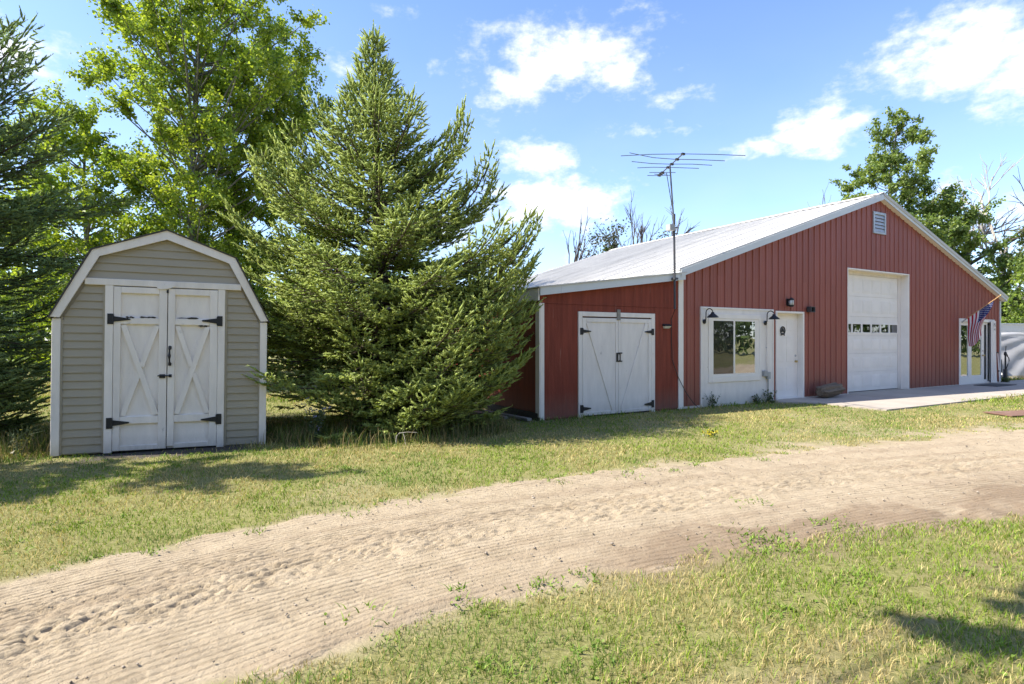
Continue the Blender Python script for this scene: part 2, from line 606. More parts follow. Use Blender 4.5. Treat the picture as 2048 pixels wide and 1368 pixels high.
def road_coords(x, y):
    """signed distance from the sand's edges in units of half widths: |w|<1 inside; returns (s, w, hw)"""
    x, y = np.asarray(x, float), np.asarray(y, float)
    best = np.full(x.shape, 1e9)
    idx = np.zeros(x.shape, int)
    for i in range(0, len(CEN), 4):
        d = (x - CEN[i, 0]) ** 2 + (y - CEN[i, 1]) ** 2
        m_ = d < best
        best[m_] = d[m_]
        idx[m_] = i
    w_ = (x - CEN[idx, 0]) * NOR[idx, 0] + (y - CEN[idx, 1]) * NOR[idx, 1]
    along = (x - CEN[idx, 0]) * TAN[idx, 0] + (y - CEN[idx, 1]) * TAN[idx, 1]
    return SEG[idx] + along, w_, HW[idx]


BARN_LOC, BARN_ROT = (3.59, 12.185), R_(29.95)
SHED_LOC, SHED_ROT = (-5.73, 7.16), R_(23.65)


def to_local(x, y, loc, rot):
    dx, dy = x - loc[0], y - loc[1]
    return dx * math.cos(rot) + dy * math.sin(rot), -dx * math.sin(rot) + dy * math.cos(rot)


def from_local(t, p, loc=BARN_LOC, rot=BARN_ROT):
    return loc[0] + t * math.cos(rot) - p * math.sin(rot), loc[1] + t * math.sin(rot) + p * math.cos(rot)


PAD = [(2.75, 0.0), (2.95, -.40), (3.42, -.9), (3.40, -2.36), (18.5, -2.52), (18.5, 0.0)]


def inside_poly(x, y, poly):
    r = np.zeros(np.shape(x), bool)
    n = len(poly)
    for i in range(n):
        x0, y0 = poly[i]
        x1, y1 = poly[(i + 1) % n]
        c = ((y0 > y) != (y1 > y)) & (x < (x1 - x0) * (y - y0) / (y1 - y0 + 1e-12) + x0)
        r ^= c
    return r


def ground_h(x, y):
    h = (fbm(x * .35, y * .35, 3, 3) - .5) * 0.05
    h += (fbm(x * 2.2, y * 2.2, 9, 3) - .5) * 0.018
    bt, bp = to_local(x, y, BARN_LOC, BARN_ROT)
    flat = sstep(0, 1.2, np.maximum(np.maximum(-4.3 - bt, bt - 18.5), np.maximum(-2.6 - bp, bp - 12)))
    st, sp = to_local(x, y, SHED_LOC, SHED_ROT)
    flat2 = sstep(0, 1.0, np.maximum(np.maximum(-.2 - st, st - 2.6), np.maximum(-.3 - sp, sp - 3)))
    return h * np.minimum(flat, flat2) - 0.004


def sand_weight(x, y):
    """how bare and sandy the ground is (1 on the road)"""
    s, w_, hw = road_coords(x, y)
    n = fbm(x * 1.7, y * 1.7, 21, 4) - .5
    n2 = fbm(x * 7, y * 7, 31, 3) - .5
    up = w_ - hw
    lo = -w_ - hw
    spread_up = np.clip((x - 1.0) / 5.0, 0.0, 1.0) * 0.75 + .22
    e = np.where(w_ > 0, up / spread_up, lo / .20)
    base = sstep(.9, -.9, e + n * 2.2 + n2 * 1.2)
    # bare spots in the lawn
    bare = sstep(.62, .74, fbm(x * .9 + 5, y * .9, 41, 4)) * .22
    st, sp = to_local(x, y, SHED_LOC, SHED_ROT)
    return np.clip(base + bare, 0, 1)


def damp_weight(x, y):
    s, w_, hw = road_coords(x, y)
    wob = (fbm(x * 2.1, y * 2.1, 53, 4) - .5)
    q = -w_ / hw + wob * .5
    n = fbm(s * .45 + wob, w_ * 2.2 + wob * 2, 51, 5)
    fine = fbm(x * 9, y * 9, 55, 3)
    low = sstep(.25, .7, q) * sstep(1.30, 1.0, q)
    a = sstep(.2, 1.4, x) * sstep(7.0, 4.0, x)
    streak = .35 * sstep(.60, .72, fbm(s * .4, w_ * 4 + wob, 61, 4)) * sstep(-1.5, .5, x) * sstep(.1, .4, q)
    streak = streak + .30 * sstep(.50, .75, fbm(s * .22, w_ * 5 + wob * .6, 67, 4)) * (np.abs(w_) < hw)
    return np.clip(sstep(.44, .60, n) * low * a * (.35 + .8 * fine) + streak, 0, .85)


# ground sheet: fine near grid, coarse to the horizon
def axis(fine0, fine1, step, far):
    a = list(np.arange(fine0, fine1 + 1e-6, step))
    d = step
    lo, hi = [fine0], [fine1]
    while lo[-1] > -far:
        d *= 1.35
        lo.append(lo[-1] - d)
        hi.append(hi[-1] + d)
    return np.array(lo[:0:-1] + a + hi[1:])


gx = axis(-8.0, 12.0, .065, 1200)
gy = axis(1.6, 13.0, .065, 1200)
GX, GY = np.meshgrid(gx, gy)
gz = ground_h(GX, GY)
s_, w_, hw_ = road_coords(GX.ravel(), GY.ravel())
inroad = (np.abs(w_) < hw_ - .28).reshape(GX.shape) & (GX > -8) & (GX < 16)
gz = np.where(inroad, gz - .09, gz)
nx, ny = len(gx), len(gy)
ii = (np.arange(ny - 1)[:, None] * nx + np.arange(nx - 1)[None, :]).ravel()
gf = np.c_[ii, ii + 1, ii + nx + 1, ii + nx]
sandw = sand_weight(GX.ravel(), GY.ravel())
dampw = damp_weight(GX.ravel(), GY.ravel())
st, sp = to_local(GX.ravel(), GY.ravel(), SHED_LOC, SHED_ROT)
soilw = sstep(.35, 0, np.maximum(np.abs(st - 1.35) - .75, np.abs(sp + .12) - .22) + (fbm(GX.ravel() * 5, GY.ravel() * 5, 71, 3) - .5) * .5)


def ground_mat(name, road=False):
    m = bpy.data.materials.new(name)
    m.use_nodes = True
    t = m.node_tree
    p = t.nodes['Principled BSDF']
    p.inputs['Roughness'].default_value = 0.95
    p.inputs['Specular IOR Level'].default_value = 0.15
    A, L = t.nodes.new, t.links.new
    co = A('ShaderNodeTexCoord')

    def noise(sc, det=6, ro=.65):
        n = A('ShaderNodeTexNoise')
        n.inputs['Scale'].default_value = sc
        n.inputs['Detail'].default_value = det
        n.inputs['Roughness'].default_value = ro
        L(co.outputs['Object'], n.inputs['Vector'])
        return n.outputs['Fac']

    def ramp(f, stops):
        r = A('ShaderNodeValToRGB')
        els = r.color_ramp.elements
        els[0].position, els[0].color = stops[0][0], (*stops[0][1], 1)
        els[1].position, els[1].color = stops[-1][0], (*stops[-1][1], 1)
        for pos, c in stops[1:-1]:
            e = els.new(pos)
            e.color = (*c, 1)
        L(f, r.inputs[0])
        return r.outputs[0]

    def mix(f, a, b):
        x = A('ShaderNodeMixRGB')
        L(f, x.inputs[0])
        L(a, x.inputs[1])
        if isinstance(b, tuple):
            x.inputs[2].default_value = (*b, 1)
        else:
            L(b, x.inputs[2])
        return x.outputs[0]

    def attr(nm):
        a = A('ShaderNodeAttribute')
        a.attribute_name = nm
        return a.outputs['Fac']
    sand = ramp(noise(5, 10, .7), [(.25, (0.27, 0.212, 0.138)), (.5, (0.365, 0.292, 0.197)), (.75, (0.435, 0.352, 0.243))])
    sand = mix(ramp(noise(120, 3, .6), [(.60, (0, 0, 0)), (.75, (.6, .6, .6))]), sand, (0.20, 0.16, 0.12))
    if road:
        col = sand
    else:
        th = ramp(noise(26, 12, .82), [(.30, (0.085, 0.075, 0.03)), (.45, (0.165, 0.165, 0.05)), (.58, (0.26, 0.235, 0.10)), (.72, (0.36, 0.29, 0.16))])
        col = mix(attr('sand'), th, sand)
        col = mix(attr('soil'), col, (0.075, 0.065, 0.055))
    col = mix(attr('damp'), col, (0.215, 0.155, 0.10))
    L(col, p.inputs['Base Color'])
    b = A('ShaderNodeBump')
    b.inputs['Strength'].default_value = 0.8
    b.inputs['Distance'].default_value = 0.02
    L(noise(45, 6, .7), b.inputs['Height'])
    L(b.outputs[0], p.inputs['Normal'])
    return m


g = np_mesh('ground', np.c_[GX.ravel(), GY.ravel(), gz.ravel()], gf, ground_mat('ground_turf'), attrs={'sand': sandw, 'damp': dampw, 'soil': soilw}, smooth=True)
tag(g, kind='structure')

# the sandy drive: its own fine strip with ruts and tread marks pressed into it
s0 = float(SEG[np.argmin(np.abs(CEN[:, 0] + 3.6) + (CEN[:, 1] > 4) * 9)])
s1 = float(SEG[-1])
svals = [s0]
while svals[-1] < s1 - .1:
    k = np.interp(svals[-1], SEG, CEN[:, 1])
    svals.append(svals[-1] + max(.015, .0042 * max(k, 1) ** 1.25))
svals = np.array(svals)
wvals = np.linspace(-1.28, 1.28, 380)
cx = np.interp(svals, SEG, CEN[:, 0])
cy = np.interp(svals, SEG, CEN[:, 1])
nx_ = np.interp(svals, SEG, NOR[:, 0])
ny_ = np.interp(svals, SEG, NOR[:, 1])
hwv = np.interp(svals, SEG, HW)
S, Wn = np.meshgrid(svals, wvals, indexing='ij')
W = Wn * hwv[:, None]
RX = cx[:, None] + nx_[:, None] * W
RY = cy[:, None] + ny_[:, None] * W
wander = (fbm(S * .25, S * 0, 81, 2) - .5) * .10
Wt = W + wander
z = ground_h(RX, RY) + .016
z += (fbm(S * .8, Wt * 2.0, 82, 3) - .5) * .03
z -= .012 * (np.exp(-((Wt - .82) / .22) ** 2) + np.exp(-((Wt + .72) / .24) ** 2)) - .004
# longitudinal tyre lines
strength = sstep(.42, .62, fbm(S * .35, Wt * 2.3, 83, 3)) * .6 + .4
ridge = np.abs(((Wt / .052 + (fbm(S * .4, Wt * 1.5, 84, 2) - .5) * .9) % 1) - .5) * 2
brk = sstep(.12, .36, fbm(S * 3, Wt * 14, 85, 2))
z -= sstep(.72, .93, ridge) * .026 * strength * brk
# small cross ticks between the lines
tick = np.abs(((S / .06 + np.floor(Wt / .052) * .37) % 1) - .5) * 2
z -= sstep(.75, .95, tick) * .006 * strength * sstep(.45, .6, fbm(S * 2, Wt * 6, 86, 2))
# churned tractor band down the middle
band = sstep(.44, .26, np.abs(Wt - .06) + (fbm(S * 1.5, Wt * 3, 90, 2) - .5) * .3) * sstep(s1 - 8.0, s1 - 12.5, S)
lug = fbm(S * 25 + Wt * 12, Wt * 36 - S * 7, 87, 3)
z += band * ((sstep(.40, .52, lug) - .5) * .0125 * (.5 + .9 * sstep(.35, .65, fbm(S * .9, Wt * 4, 93, 3))) + (lug - .5) * .010 + .004)
z += (fbm(S * 26, Wt * 34, 88, 3) - .5) * .011
edge = sstep(1.20, .84, np.abs(Wn) + (fbm(RX * 3, RY * 3, 89, 3) - .5) * .35)
z = z * edge + (1 - edge) * (ground_h(RX, RY) - .045)
nS, nW = S.shape
ii = (np.arange(nS - 1)[:, None] * nW + np.arange(nW - 1)[None, :]).ravel()
rf = np.c_[ii, ii + nW, ii + nW + 1, ii + 1]
rd = np_mesh('dirt_road', np.c_[RX.ravel(), RY.ravel(), z.ravel()], rf, ground_mat('road_sand', True),
             attrs={'damp': damp_weight(RX.ravel(), RY.ravel())}, smooth=True)
tag(rd, 'sandy two track drive with tyre tread lines curving past the barn', None, None, 'structure')

# concrete apron in front of the barn: slabs with a joint
apron = empty('concrete_apron', (*BARN_LOC, 0), (0, 0, BARN_ROT))
tag(apron, 'pale concrete apron along the foot of the red barn', None, None, 'structure')
mb = MB()
mb.slab([(2.75, 0.02), (2.95, -.40), (3.42, -.9), (3.40, -2.36), (6.05, -2.385), (6.05, 0.02)], -.1, .028).build('slab', M['concrete'], apron)
for a, b in ((6.06, 9.21), (9.22, 12.4), (12.41, 15.5), (15.51, 18.5)):
    MB().slab([(a, .02 if b < 15 else 0), (a, -2.36 - (a - 3.4) * .0106), (b, -2.36 - (b - 3.4) * .0106), (b, .02 if b < 15 else 0)], -.1, .030).build('slab', M['concrete'], apron)

# ================================================================== red barn
barn = empty('red_barn', (*BARN_LOC, 0), (0, 0, BARN_ROT))
tag(barn, 'long red barn with white metal roof, lean-to and tall garage door', 'barn')
BW, BD, RT, E0, MS = 15.25, 11.2, 7.6, 2.86, 0.329


def H(t):
    return E0 + MS * t if t < RT else E0 + MS * RT - (t - RT) * (E0 + MS * RT - 2.84) / (BW - RT)


OPEN = [(0.553, 3.02, 2.185), (3.114, 4.211, 2.158), (6.076, 9.206, 3.376), (12.253, 14.766, 2.148)]
# backing wall around the openings
mb = MB()
xs = [0.0]
for a, b, zt in OPEN:
    xs += [a, b]
xs.append(BW)
for i in range(0, len(xs), 2):
    a, b = xs[i], xs[i + 1]
    mb.prism([(a, 0), (b, 0), (b, H(b))] + ([(RT, H(RT))] if a < RT < b else []) + [(a, H(a))], .014, .12)
for a, b, zt in OPEN:
    mb.prism([(a, zt), (b, zt), (b, H(b))] + ([(RT, H(RT))] if a < RT < b else []) + [(a, H(a))], .014, .12)
mb.build('front_wall', M['red_steel'], barn)
mb = MB()
mb.prism([(0, 0), (BW, 0), (BW, 2.84), (RT, H(RT)), (0, E0)], BD - .1, BD)
mb.build('back_wall', M['red_steel'], barn)
MB().box(BW - .1, BW, .12, BD - .1, 0, 2.84).build('side_wall', M['red_steel'], barn)
MB().box(0, .1, .12, BD - .1, 0, 2.86).build('side_wall', M['red_steel'], barn)
MB().box(.1, BW - .1, .12, BD - .1, 0.0, .02).build('barn_floor', M['concrete'], barn)

# ribbed steel strips of the front
RB = 0.2364
prof = [(0, 0), (.008, -.021), (.034, -.021), (.042, 0), (.115, 0), (.122, -.004), (.135, -.004), (.142, 0), (RB, 0)]


def clip_prof(t0, a, b):
    pts = []
    P = [(t0 + x, y) for x, y in prof]
    for i in range(len(P) - 1):
        (x0, y0), (x1, y1) = P[i], P[i + 1]
        if x1 <= a or x0 >= b:
            continue
        ca, cb = max(x0, a), min(x1, b)
        ya = y0 + (y1 - y0) * (ca - x0) / (x1 - x0)
        yb = y0 + (y1 - y0) * (cb - x0) / (x1 - x0)
        if not pts:
            pts.append((ca, ya))
        pts.append((cb, yb))
    return pts


def steel_piece(pts, zb, ztop, dy):
    """pts profile, zb bottom, ztop function"""
    vs_, n = [], len(pts)
    for x, y in pts:
        vs_.append((x, y + dy, zb))
    for x, y in pts:
        vs_.append((x, y + dy, ztop(x)))
    for x, y in pts:
        vs_.append((x, .013, zb))
    for x, y in pts:
        vs_.append((x, .013, ztop(x)))
    fs = []
    for i in range(n - 1):
        fs.append((i, i + 1, n + i + 1, n + i))
        fs.append((2 * n + i, i, 0 + i + 1, 2 * n + i + 1)[::-1])
        fs.append((n + i, n + i + 1, 3 * n + i + 1, 3 * n + i))
    fs.append((0, n, 3 * n, 2 * n))
    fs.append((n - 1, 3 * n - 1, 4 * n - 1, 2 * n - 1))
    MB().add(vs_, fs).build('siding_strip', M['red_steel'], barn)


ZS = 2.88
k = -1
while True:
    t0 = .1486 + RB * k
    k += 1
    if t0 > BW - .05:
        break
    a, b = max(t0, .037), min(t0 + RB, BW - .03)
    cuts = sorted({a, b, RT if a < RT < b else a} | {c for o in OPEN for c in o[:2] if a < c < b})
    segs = []
    for c0, c1 in zip(cuts[:-1], cuts[1:]):
        if c1 - c0 < .004:
            continue
        mid = (c0 + c1) / 2
        bot = .045
        for o in OPEN:
            if o[0] < mid < o[1]:
                bot = o[2]
        if segs and abs(segs[-1][2] - bot) < 1e-6 and not (c0 == RT):
            segs[-1] = (segs[-1][0], c1, bot)
        else:
            segs.append((c0, c1, bot))
    for c0, c1, bot in segs:
        pts = clip_prof(t0, c0, c1)
        if len(pts) < 2:
            continue
        top = lambda x: H(min(max(x, 0), BW)) - .004
        mn = min(top(c0), top(c1))
        if bot >= ZS - .02:
            steel_piece(pts, bot, top, -.003)
        elif mn < ZS + .06:
            steel_piece(pts, bot, top, 0)
        else:
            steel_piece(pts, bot, lambda x: ZS + .02, 0)
            steel_piece(pts, ZS, top, -.0035)
# bottom trim strip
for a, b in ((0.037, .55), (4.215, 6.07), (9.21, 12.25), (14.77, 15.22)):
    MB().box(a, b, -.012, .01, .0, .044).build('base_trim', M['white_old'], barn)

# main roof: steel sheets laid ridge to eave
ES = 0.914
RZ = 5.50


def roof_sheet(side, y0, y1, name='roof_sheet'):
    """one sheet between y0 and y1 from ridge to eave, four ribs"""
    pr = []
    y = y0
    n = 4
    st_ = (y1 - y0) / n
    for i in range(n):
        b = y0 + i * st_
        pr += [(b, 0), (b + .004, .018), (b + .034, .018), (b + .042, 0)]
    pr.append((y1 - .011, 0))
    te = -.19 if side < 0 else BW + .16
    ze = RZ - MS * abs(RT - te)
    nrm = Vector((-MS if side < 0 else MS, 0, 1)).normalized()
    vs_ = []
    m = len(pr)
    for (tt, zz) in ((RT, RZ), (te, ze)):
        for yy, h in pr:
            vs_.append((tt + nrm.x * h, yy, zz + h))
    for (tt, zz) in ((RT, RZ - .02), (te, ze - .02)):
        for yy, h in pr:
            vs_.append((tt, yy, zz))
    fs = []
    for i in range(m - 1):
        fs.append((i, i + 1, m + i + 1, m + i) if side > 0 else (i, m + i, m + i + 1, i + 1))
        fs.append((m + i, m + i + 1, 3 * m + i + 1, 3 * m + i))
        fs.append((2 * m + i, 3 * m + i, 3 * m + i + 1, 2 * m + i + 1))
    fs.append((0, m, 3 * m, 2 * m))
    fs.append((m - 1, 2 * m - 1, 4 * m - 1, 3 * m - 1))
    MB().add(vs_, fs).build(name, M['roof'], barn)


y = -.14
while y < BD + .1:
    y1 = min(y + ES, BD + .15)
    roof_sheet(-1, y, y1)
    roof_sheet(1, y, y1)
    y = y1
mb = MB()
mb.prism([(RT - .22, RZ - .22 * MS + .026), (RT, RZ + .03), (RT + .22, RZ - .22 * MS + .026), (RT + .22, RZ - .22 * MS + .034), (RT, RZ + .04), (RT - .22, RZ - .22 * MS + .034)][::-1], -.16, BD + .16)
mb.build('ridge_cap', M['roof'], barn)

MB().prism([(-.12, RZ - MS * (RT + .12) - .055), (RT, RZ - .055), (BW + .1, RZ - MS * (BW + .1 - RT) - .055), (BW + .1, RZ - MS * (BW + .1 - RT) - .026), (RT, RZ - .026), (-.12, RZ - MS * (RT + .12) - .026)], -.11, BD + .1).build('roof_deck', M['dark_wood'], barn)

# rake fascia of the main gable (front), two lengths on the left, and soffit
def rake(tA, tB, ztop, h, name, y0=-.155, y1=-.125, m_=None):
    mb = MB()
    mb.prism([(tA, ztop(tA) - h), (tB, ztop(tB) - h), (tB, ztop(tB)), (tA, ztop(tA))], y0, y1)
    return mb.build(name, m_ or M['fascia'], barn)


zl = lambda t: RZ - .022 - MS * abs(RT - t)
rake(-.16, 6.118, zl, .145, 'fascia_board')
rake(6.122, 7.598, zl, .145, 'fascia_board')
rake(7.602, 15.40, zl, .125, 'fascia_board')
mb = MB()
mb.prism([(-.1, zl(-.1) - .14), (RT, zl(RT) - .14), (RT, zl(RT) - .125), (-.1, zl(-.1) - .125)], -.124, -.001)
mb.prism([(RT + .002, zl(RT + .002) - .12), (15.38, zl(15.38) - .12), (15.38, zl(15.38) - .105), (RT + .002, zl(RT + .002) - .105)], -.124, -.001)
mb.build('soffit', M['white'], barn)
# bright metal gable trim over the right rake
mb = MB()
zt = lambda t: RZ + .004 - MS * abs(RT - t)
mb.prism([(RT, zt(RT)), (15.43, zt(15.43)), (15.43, zt(15.43) + .022), (RT, zt(RT) + .022)], -.17, -.02)
mb.prism([(RT, zt(RT) - .07), (15.43, zt(15.43) - .07), (15.43, zt(15.43)), (RT, zt(RT))], -.172, -.158)
mb.build('rake_trim', M['roof'], barn)
mb = MB()
mb.box(-.175, -.15, -.12, BD + .1, zl(-.16) - .16, zl(-.16) - .005)
mb.build('eave_fascia', M['fascia'], barn)
mb = MB()
mb.box(15.36, 15.385, -.12, BD + .1, zl(15.37) - .15, zl(15.37) - .005)
mb.build('eave_fascia', M['fascia'], barn)

# corner trims
MB().bbox(-.107, .036, -.028, .012, 0.0, 2.74).build('corner_trim', M['white'], barn)
mb = MB()
mb.bbox(15.19, 15.272, -.026, .013, 0.0, 2.80)
mb.box(15.252, 15.272, .013, .10, 0.0, 2.80)
mb.build('corner_trim', M['fascia'], barn)

# ---- lean-to on the left
LT, LD = -3.565, 8.0
H2 = lambda t: 2.80 + .13 * t
MB().prism([(LT, 0), (-.11, 0), (-.11, H2(-.11)), (LT, H2(LT))], .006, .09).build('lean_to_wall', M['red_ply'], barn)


def sheet(poly, y0, y1, name='wall_sheet'):
    return MB().prism(poly, y0, y1).build(name, M['red_ply'], barn)


sheet([(-3.482, .02), (-2.722, .02), (-2.722, 2.121), (-3.482, 2.121)], -.010, .004)
sheet([(-.779, .03), (-.11, .03), (-.11, 2.121), (-.779, 2.121)], -.010, .004)
sheet([(-2.718, 2.0), (-.783, 2.0), (-.783, 2.121), (-2.718, 2.121)], -.009, .004)
sheet([(LT, 2.126), (-1.342, 2.126), (-1.342, H2(-1.342)), (LT, H2(LT))], -.015, .004)
sheet([(-1.339, 2.126), (-.11, 2.126), (-.11, H2(-.11)), (-1.339, H2(-1.339))], -.014, .004)
# side wall of the lean-to in sheets
MB().box(LT - .002, LT + .08, .095, LD, .12, 2.33).build('lean_to_side_wall', M['red_ply'], barn)
yy = .10
while yy < LD - .1:
    e = min(yy + 1.215, LD)
    MB().box(LT - .014, LT - .003, yy, e, .16, 2.30).build('wall_sheet', M['red_ply'], barn)
    yy = e + .004
MB().box(LT, 0, LD - .1, LD, 0, 2.35).build('lean_to_back_wall', M['red_ply'], barn)
MB().box(LT - .03, LT - .002, .02, LD, -.03, .13).build('sill_beam', M['dark_wood'], barn)
mb = MB()
mb.bbox(LT, -3.483, -.03, .004, .0, 2.13)
mb.build('corner_trim', M['white'], barn)
MB().box(LT - .028, LT - .001, -.03, .10, .06, 2.13).build('corner_trim', M['white_old'], barn)
zf = lambda t: H2(t) + .075
rake(-3.64, -3.19, zf, .145, 'fascia_board', -.14, -.11)
rake(-3.187, -.02, zf, .145, 'fascia_board', -.14, -.11)
mb = MB()
mb.prism([(-3.62, zf(-3.62) - .135), (-.02, zf(-.02) - .135), (-.02, zf(-.02) - .12), (-3.62, zf(-3.62) - .12)], -.109, .003)
mb.build('soffit', M['white'], barn)
MB().prism([(-3.68, zf(-3.68) - .005), (.0, zf(0) - .005), (.0, zf(0) + .02), (-3.68, zf(-3.68) + .02)], -.16, LD + .1).build('lean_to_roof', M['roof'], barn)
MB().box(-3.665, -3.635, -.105, LD + .05, 2.17, 2.385).build('eave_fascia', M['white_old'], barn)

# double doors of the lean-to: frame, two leaves with boards, braces, hinges
mb = MB()
mb.bbox(-2.719, -2.626, -.034, .004, -.02, 1.998)
mb.bbox(-.876, -.782, -.034, .004, -.02, 1.998)
mb.bbox(-2.6255, -.8765, -.034, .004, 1.909, 1.998)
mb.build('door_frame', M['white_peel'], barn)
MB().box(-2.62, -.88, -.004, .003, .0, 1.9).build('door_recess', M['dark_wood'], barn)


def strap_hinge(x0, x1, z0, z1, parent, yf):
    """pintle plate at x0, strap tapering to x1"""
    mb = MB()
    d = 1 if x1 > x0 else -1
    pw = abs(x1 - x0) * .26
    zc = (z0 + z1) / 2
    a, b = sorted((x0, x0 + d * pw))
    mb.box(a, b, yf - .008, yf, z0, z1)
    h = (z1 - z0) * .27
    pts = [(x0 + d * pw, zc - h), (x1, zc - h * .25), (x1 + d * .006, zc), (x1, zc + h * .25), (x0 + d * pw, zc + h)]
    if d < 0:
        pts = pts[::-1]
    mb.prism(pts, yf - .009, yf)
    mb.tube([(x0 + d * pw, yf - .009, z0 + .01), (x0 + d * pw, yf - .009, z1 - .01)], .008, 6)
    return mb.build('hinge', M['black'], parent)


for sgn, x0, x1 in ((1, -2.622, -1.763), (-1, -1.755, -.880)):
    d = MB()
    d.box(x0, x1, -.020, -.006, .025, 1.882)
    leaf = d.build('barn_door', M['white_peel'], barn)
    mb = MB()
    out_x = x0 if sgn > 0 else x1
    in_x = x1 if sgn > 0 else x0
    a, b = sorted((in_x, in_x - sgn * .055))
    mb.bbox(a, b, -.036, -.020, .025, 1.882)
    mb.build('stile', M['white_peel'], leaf)
    MB().bbox(*sorted((out_x, out_x + sgn * .085)), -.036, -.020, .025, 1.882).build('stile', M['white_peel'], leaf)
    a, b = sorted((out_x + sgn * .086, in_x - sgn * .056))
    MB().bbox(a, b, -.036, -.020, 1.80, 1.882).build('rail', M['white_peel'], leaf)
    MB().bbox(a, b, -.036, -.020, .025, .088).build('rail', M['white_peel'], leaf)
    MB().bar((out_x + sgn * .125, 1.795), (in_x - sgn * .105, .095), .085, -.035, -.0205).build('brace', M['white_peel'], leaf)
    hx = out_x - sgn * .062
    strap_hinge(hx, hx + sgn * .25, 1.56, 1.69, leaf, -.036)
    strap_hinge(hx, hx + sgn * .25, .085, .235, leaf, -.036)
mb = MB()
mb.box(-1.812, -1.772, -.046, -.036, 1.03, 1.21)
mb.tube([(-1.745, -.037, 1.05), (-1.74, -.07, 1.06), (-1.74, -.07, 1.18), (-1.745, -.037, 1.19)], .012, 6)
mb.box(-1.77, -1.66, -.042, -.036, 1.19, 1.215)
mb.box(-1.77, -1.66, -.042, -.036, 1.03, 1.055)
mb.build('door_handle', M['black'], barn)
MB().bbox(-1.795, -1.712, -.055, -.0345, 1.85, 2.055).build('turn_latch', M['grey_wood'], barn)

# ---- white window bay
MB().box(.553, 3.02, -.022, .012, .0, 2.185).build('bay_panel', M['white_peel'], barn)
mb = MB()
mb.bbox(.553, .60, -.036, -.022, .0, 2.185)
mb.bbox(2.973, 3.02, -.036, -.022, .0, 2.185)
mb.bbox(.6005, 2.9725, -.036, -.022, 2.14, 2.185)
mb.build('bay_trim', M['white'], barn)
mb = MB()
mb.bbox(2.78, 2.86, -.036, -.022, .05, 2.10)
mb.build('bay_batten', M['white_old'], barn)
mb = MB()
mb.bbox(.791, .897, -.042, -.022, .523, 2.04)
mb.bbox(2.48, 2.551, -.042, -.022, .523, 2.04)
mb.bbox(.8975, 2.4795, -.042, -.022, .523, .648)
mb.bbox(.8975, 2.4795, -.042, -.022, 1.935, 2.04)
mb.build('window_casing', M['white'], barn)
win = MB()
win.box(.898, .945, -.032, -.0225, .65, 1.933)
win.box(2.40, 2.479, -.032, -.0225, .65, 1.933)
win.box(.9455, 2.3995, -.032, -.0225, .65, .705)
win.box(.9455, 2.3995, -.032, -.0225, 1.885, 1.933)
wob = win.build('window', M['white'], barn)
MB().bbox(1.60, 1.655, -.034, -.023, .706, 1.884).build('mullion', M['white'], wob)
MB().box(2.335, 2.399, -.030, -.023, .706, 1.884).build('sash', M['white'], wob)
MB().box(.946, 1.599, -.0285, -.0265, .706, 1.884).build('pane', M['glass_left'], wob)
MB().box(1.656, 2.334, -.0285, -.0265, .706, 1.884).build('pane', M['glass'], wob)
mb = MB()
zz = .72
while zz < 1.87:
    mb.add([(.95, -.0238, zz), (1.598, -.0238, zz), (1.598, -.0225, zz + .021), (.95, -.0225, zz + .021)], [(0, 1, 2, 3)])
    zz += .026
mb.build('blind', M['blind'], wob)
mb = MB()
zz = .72
while zz < 1.87:
    mb.add([(1.66, -.0238, zz), (2.332, -.0238, zz), (2.332, -.0232, zz + .011), (1.66, -.0232, zz + .011)], [(0, 1, 2, 3)])
    zz += .026
mb.build('blind', M['dark_room'], wob)
mb = MB()
mb.box(.95, 2.395, -.0224, -.0221, .71, 1.88)
mb.build('window_backing', M['dark_room'], wob)

# ---- entry door with frame, recessed
mb = MB()
mb.bbox(3.114, 3.165, -.03, .19, .03, 2.158)
mb.bbox(4.16, 4.211, -.03, .19, .03, 2.158)
mb.bbox(3.1655, 4.1595, -.03, .19, 2.11, 2.158)
mb.box(3.166, 4.159, .0, .19, .03, .062)
mb.build('entry_door_frame', M['white'], barn)
mb = MB()
mb.box(3.167, 4.158, .125, .165, .064, 2.108)
door = mb.build('entry_door', M['white'], barn)
for a, b in ((3.30, 3.60), (3.72, 4.02)):
    for z0, z1 in ((.22, .78), (.92, 1.55), (1.68, 1.95)):
        MB().bbox(a, b, .117, .125, z0, z1, .007).build('panel', M['white'], door)
mb = MB().lathe([(.03, .0), (.03, -.006), (.012, -.01), (.012, -.03), (.028, -.036), (.03, -.05), (.018, -.062)], (4.075, .125, .93), 'y', 12)
mb.build('knob', M['brass'], door, True)
MB().lathe([(.028, .0), (.028, -.012), (.018, -.016)], (4.075, .125, 1.07), 'y', 12).build('deadbolt', M['grey_metal'], door)

# ---- garage door, recessed 0.2 m: reveal, sections with embossed panels and a row of lights
mb = MB()
mb.bbox(6.076, 6.11, -.03, .24, .0, 3.376)
mb.bbox(9.172, 9.206, -.03, .24, .0, 3.376)
mb.bbox(6.1105, 9.1715, -.03, .24, 3.342, 3.376)
mb.build('garage_reveal', M['white'], barn)
mb = MB()
mb.box(9.02, 9.171, .185, .235, .0, 3.341)
mb.box(6.111, 6.16, .185, .235, .0, 3.341)
mb.box(6.161, 9.019, .185, .235, 3.25, 3.341)
mb.build('garage_stop', M['white_old'], barn)
MB().box(6.161, 9.019, .0, .235, .0, .035).build('garage_sill', M['concrete'], barn)
gd = empty('garage_door')
gd.parent = barn
secs = [(.05, .585), (.588, 1.085), (1.088, 1.575), (1.578, 2.105), (2.108, 2.66), (2.663, 3.245)]
npan = 5
pw = (9.0 - 6.17) / 6.0
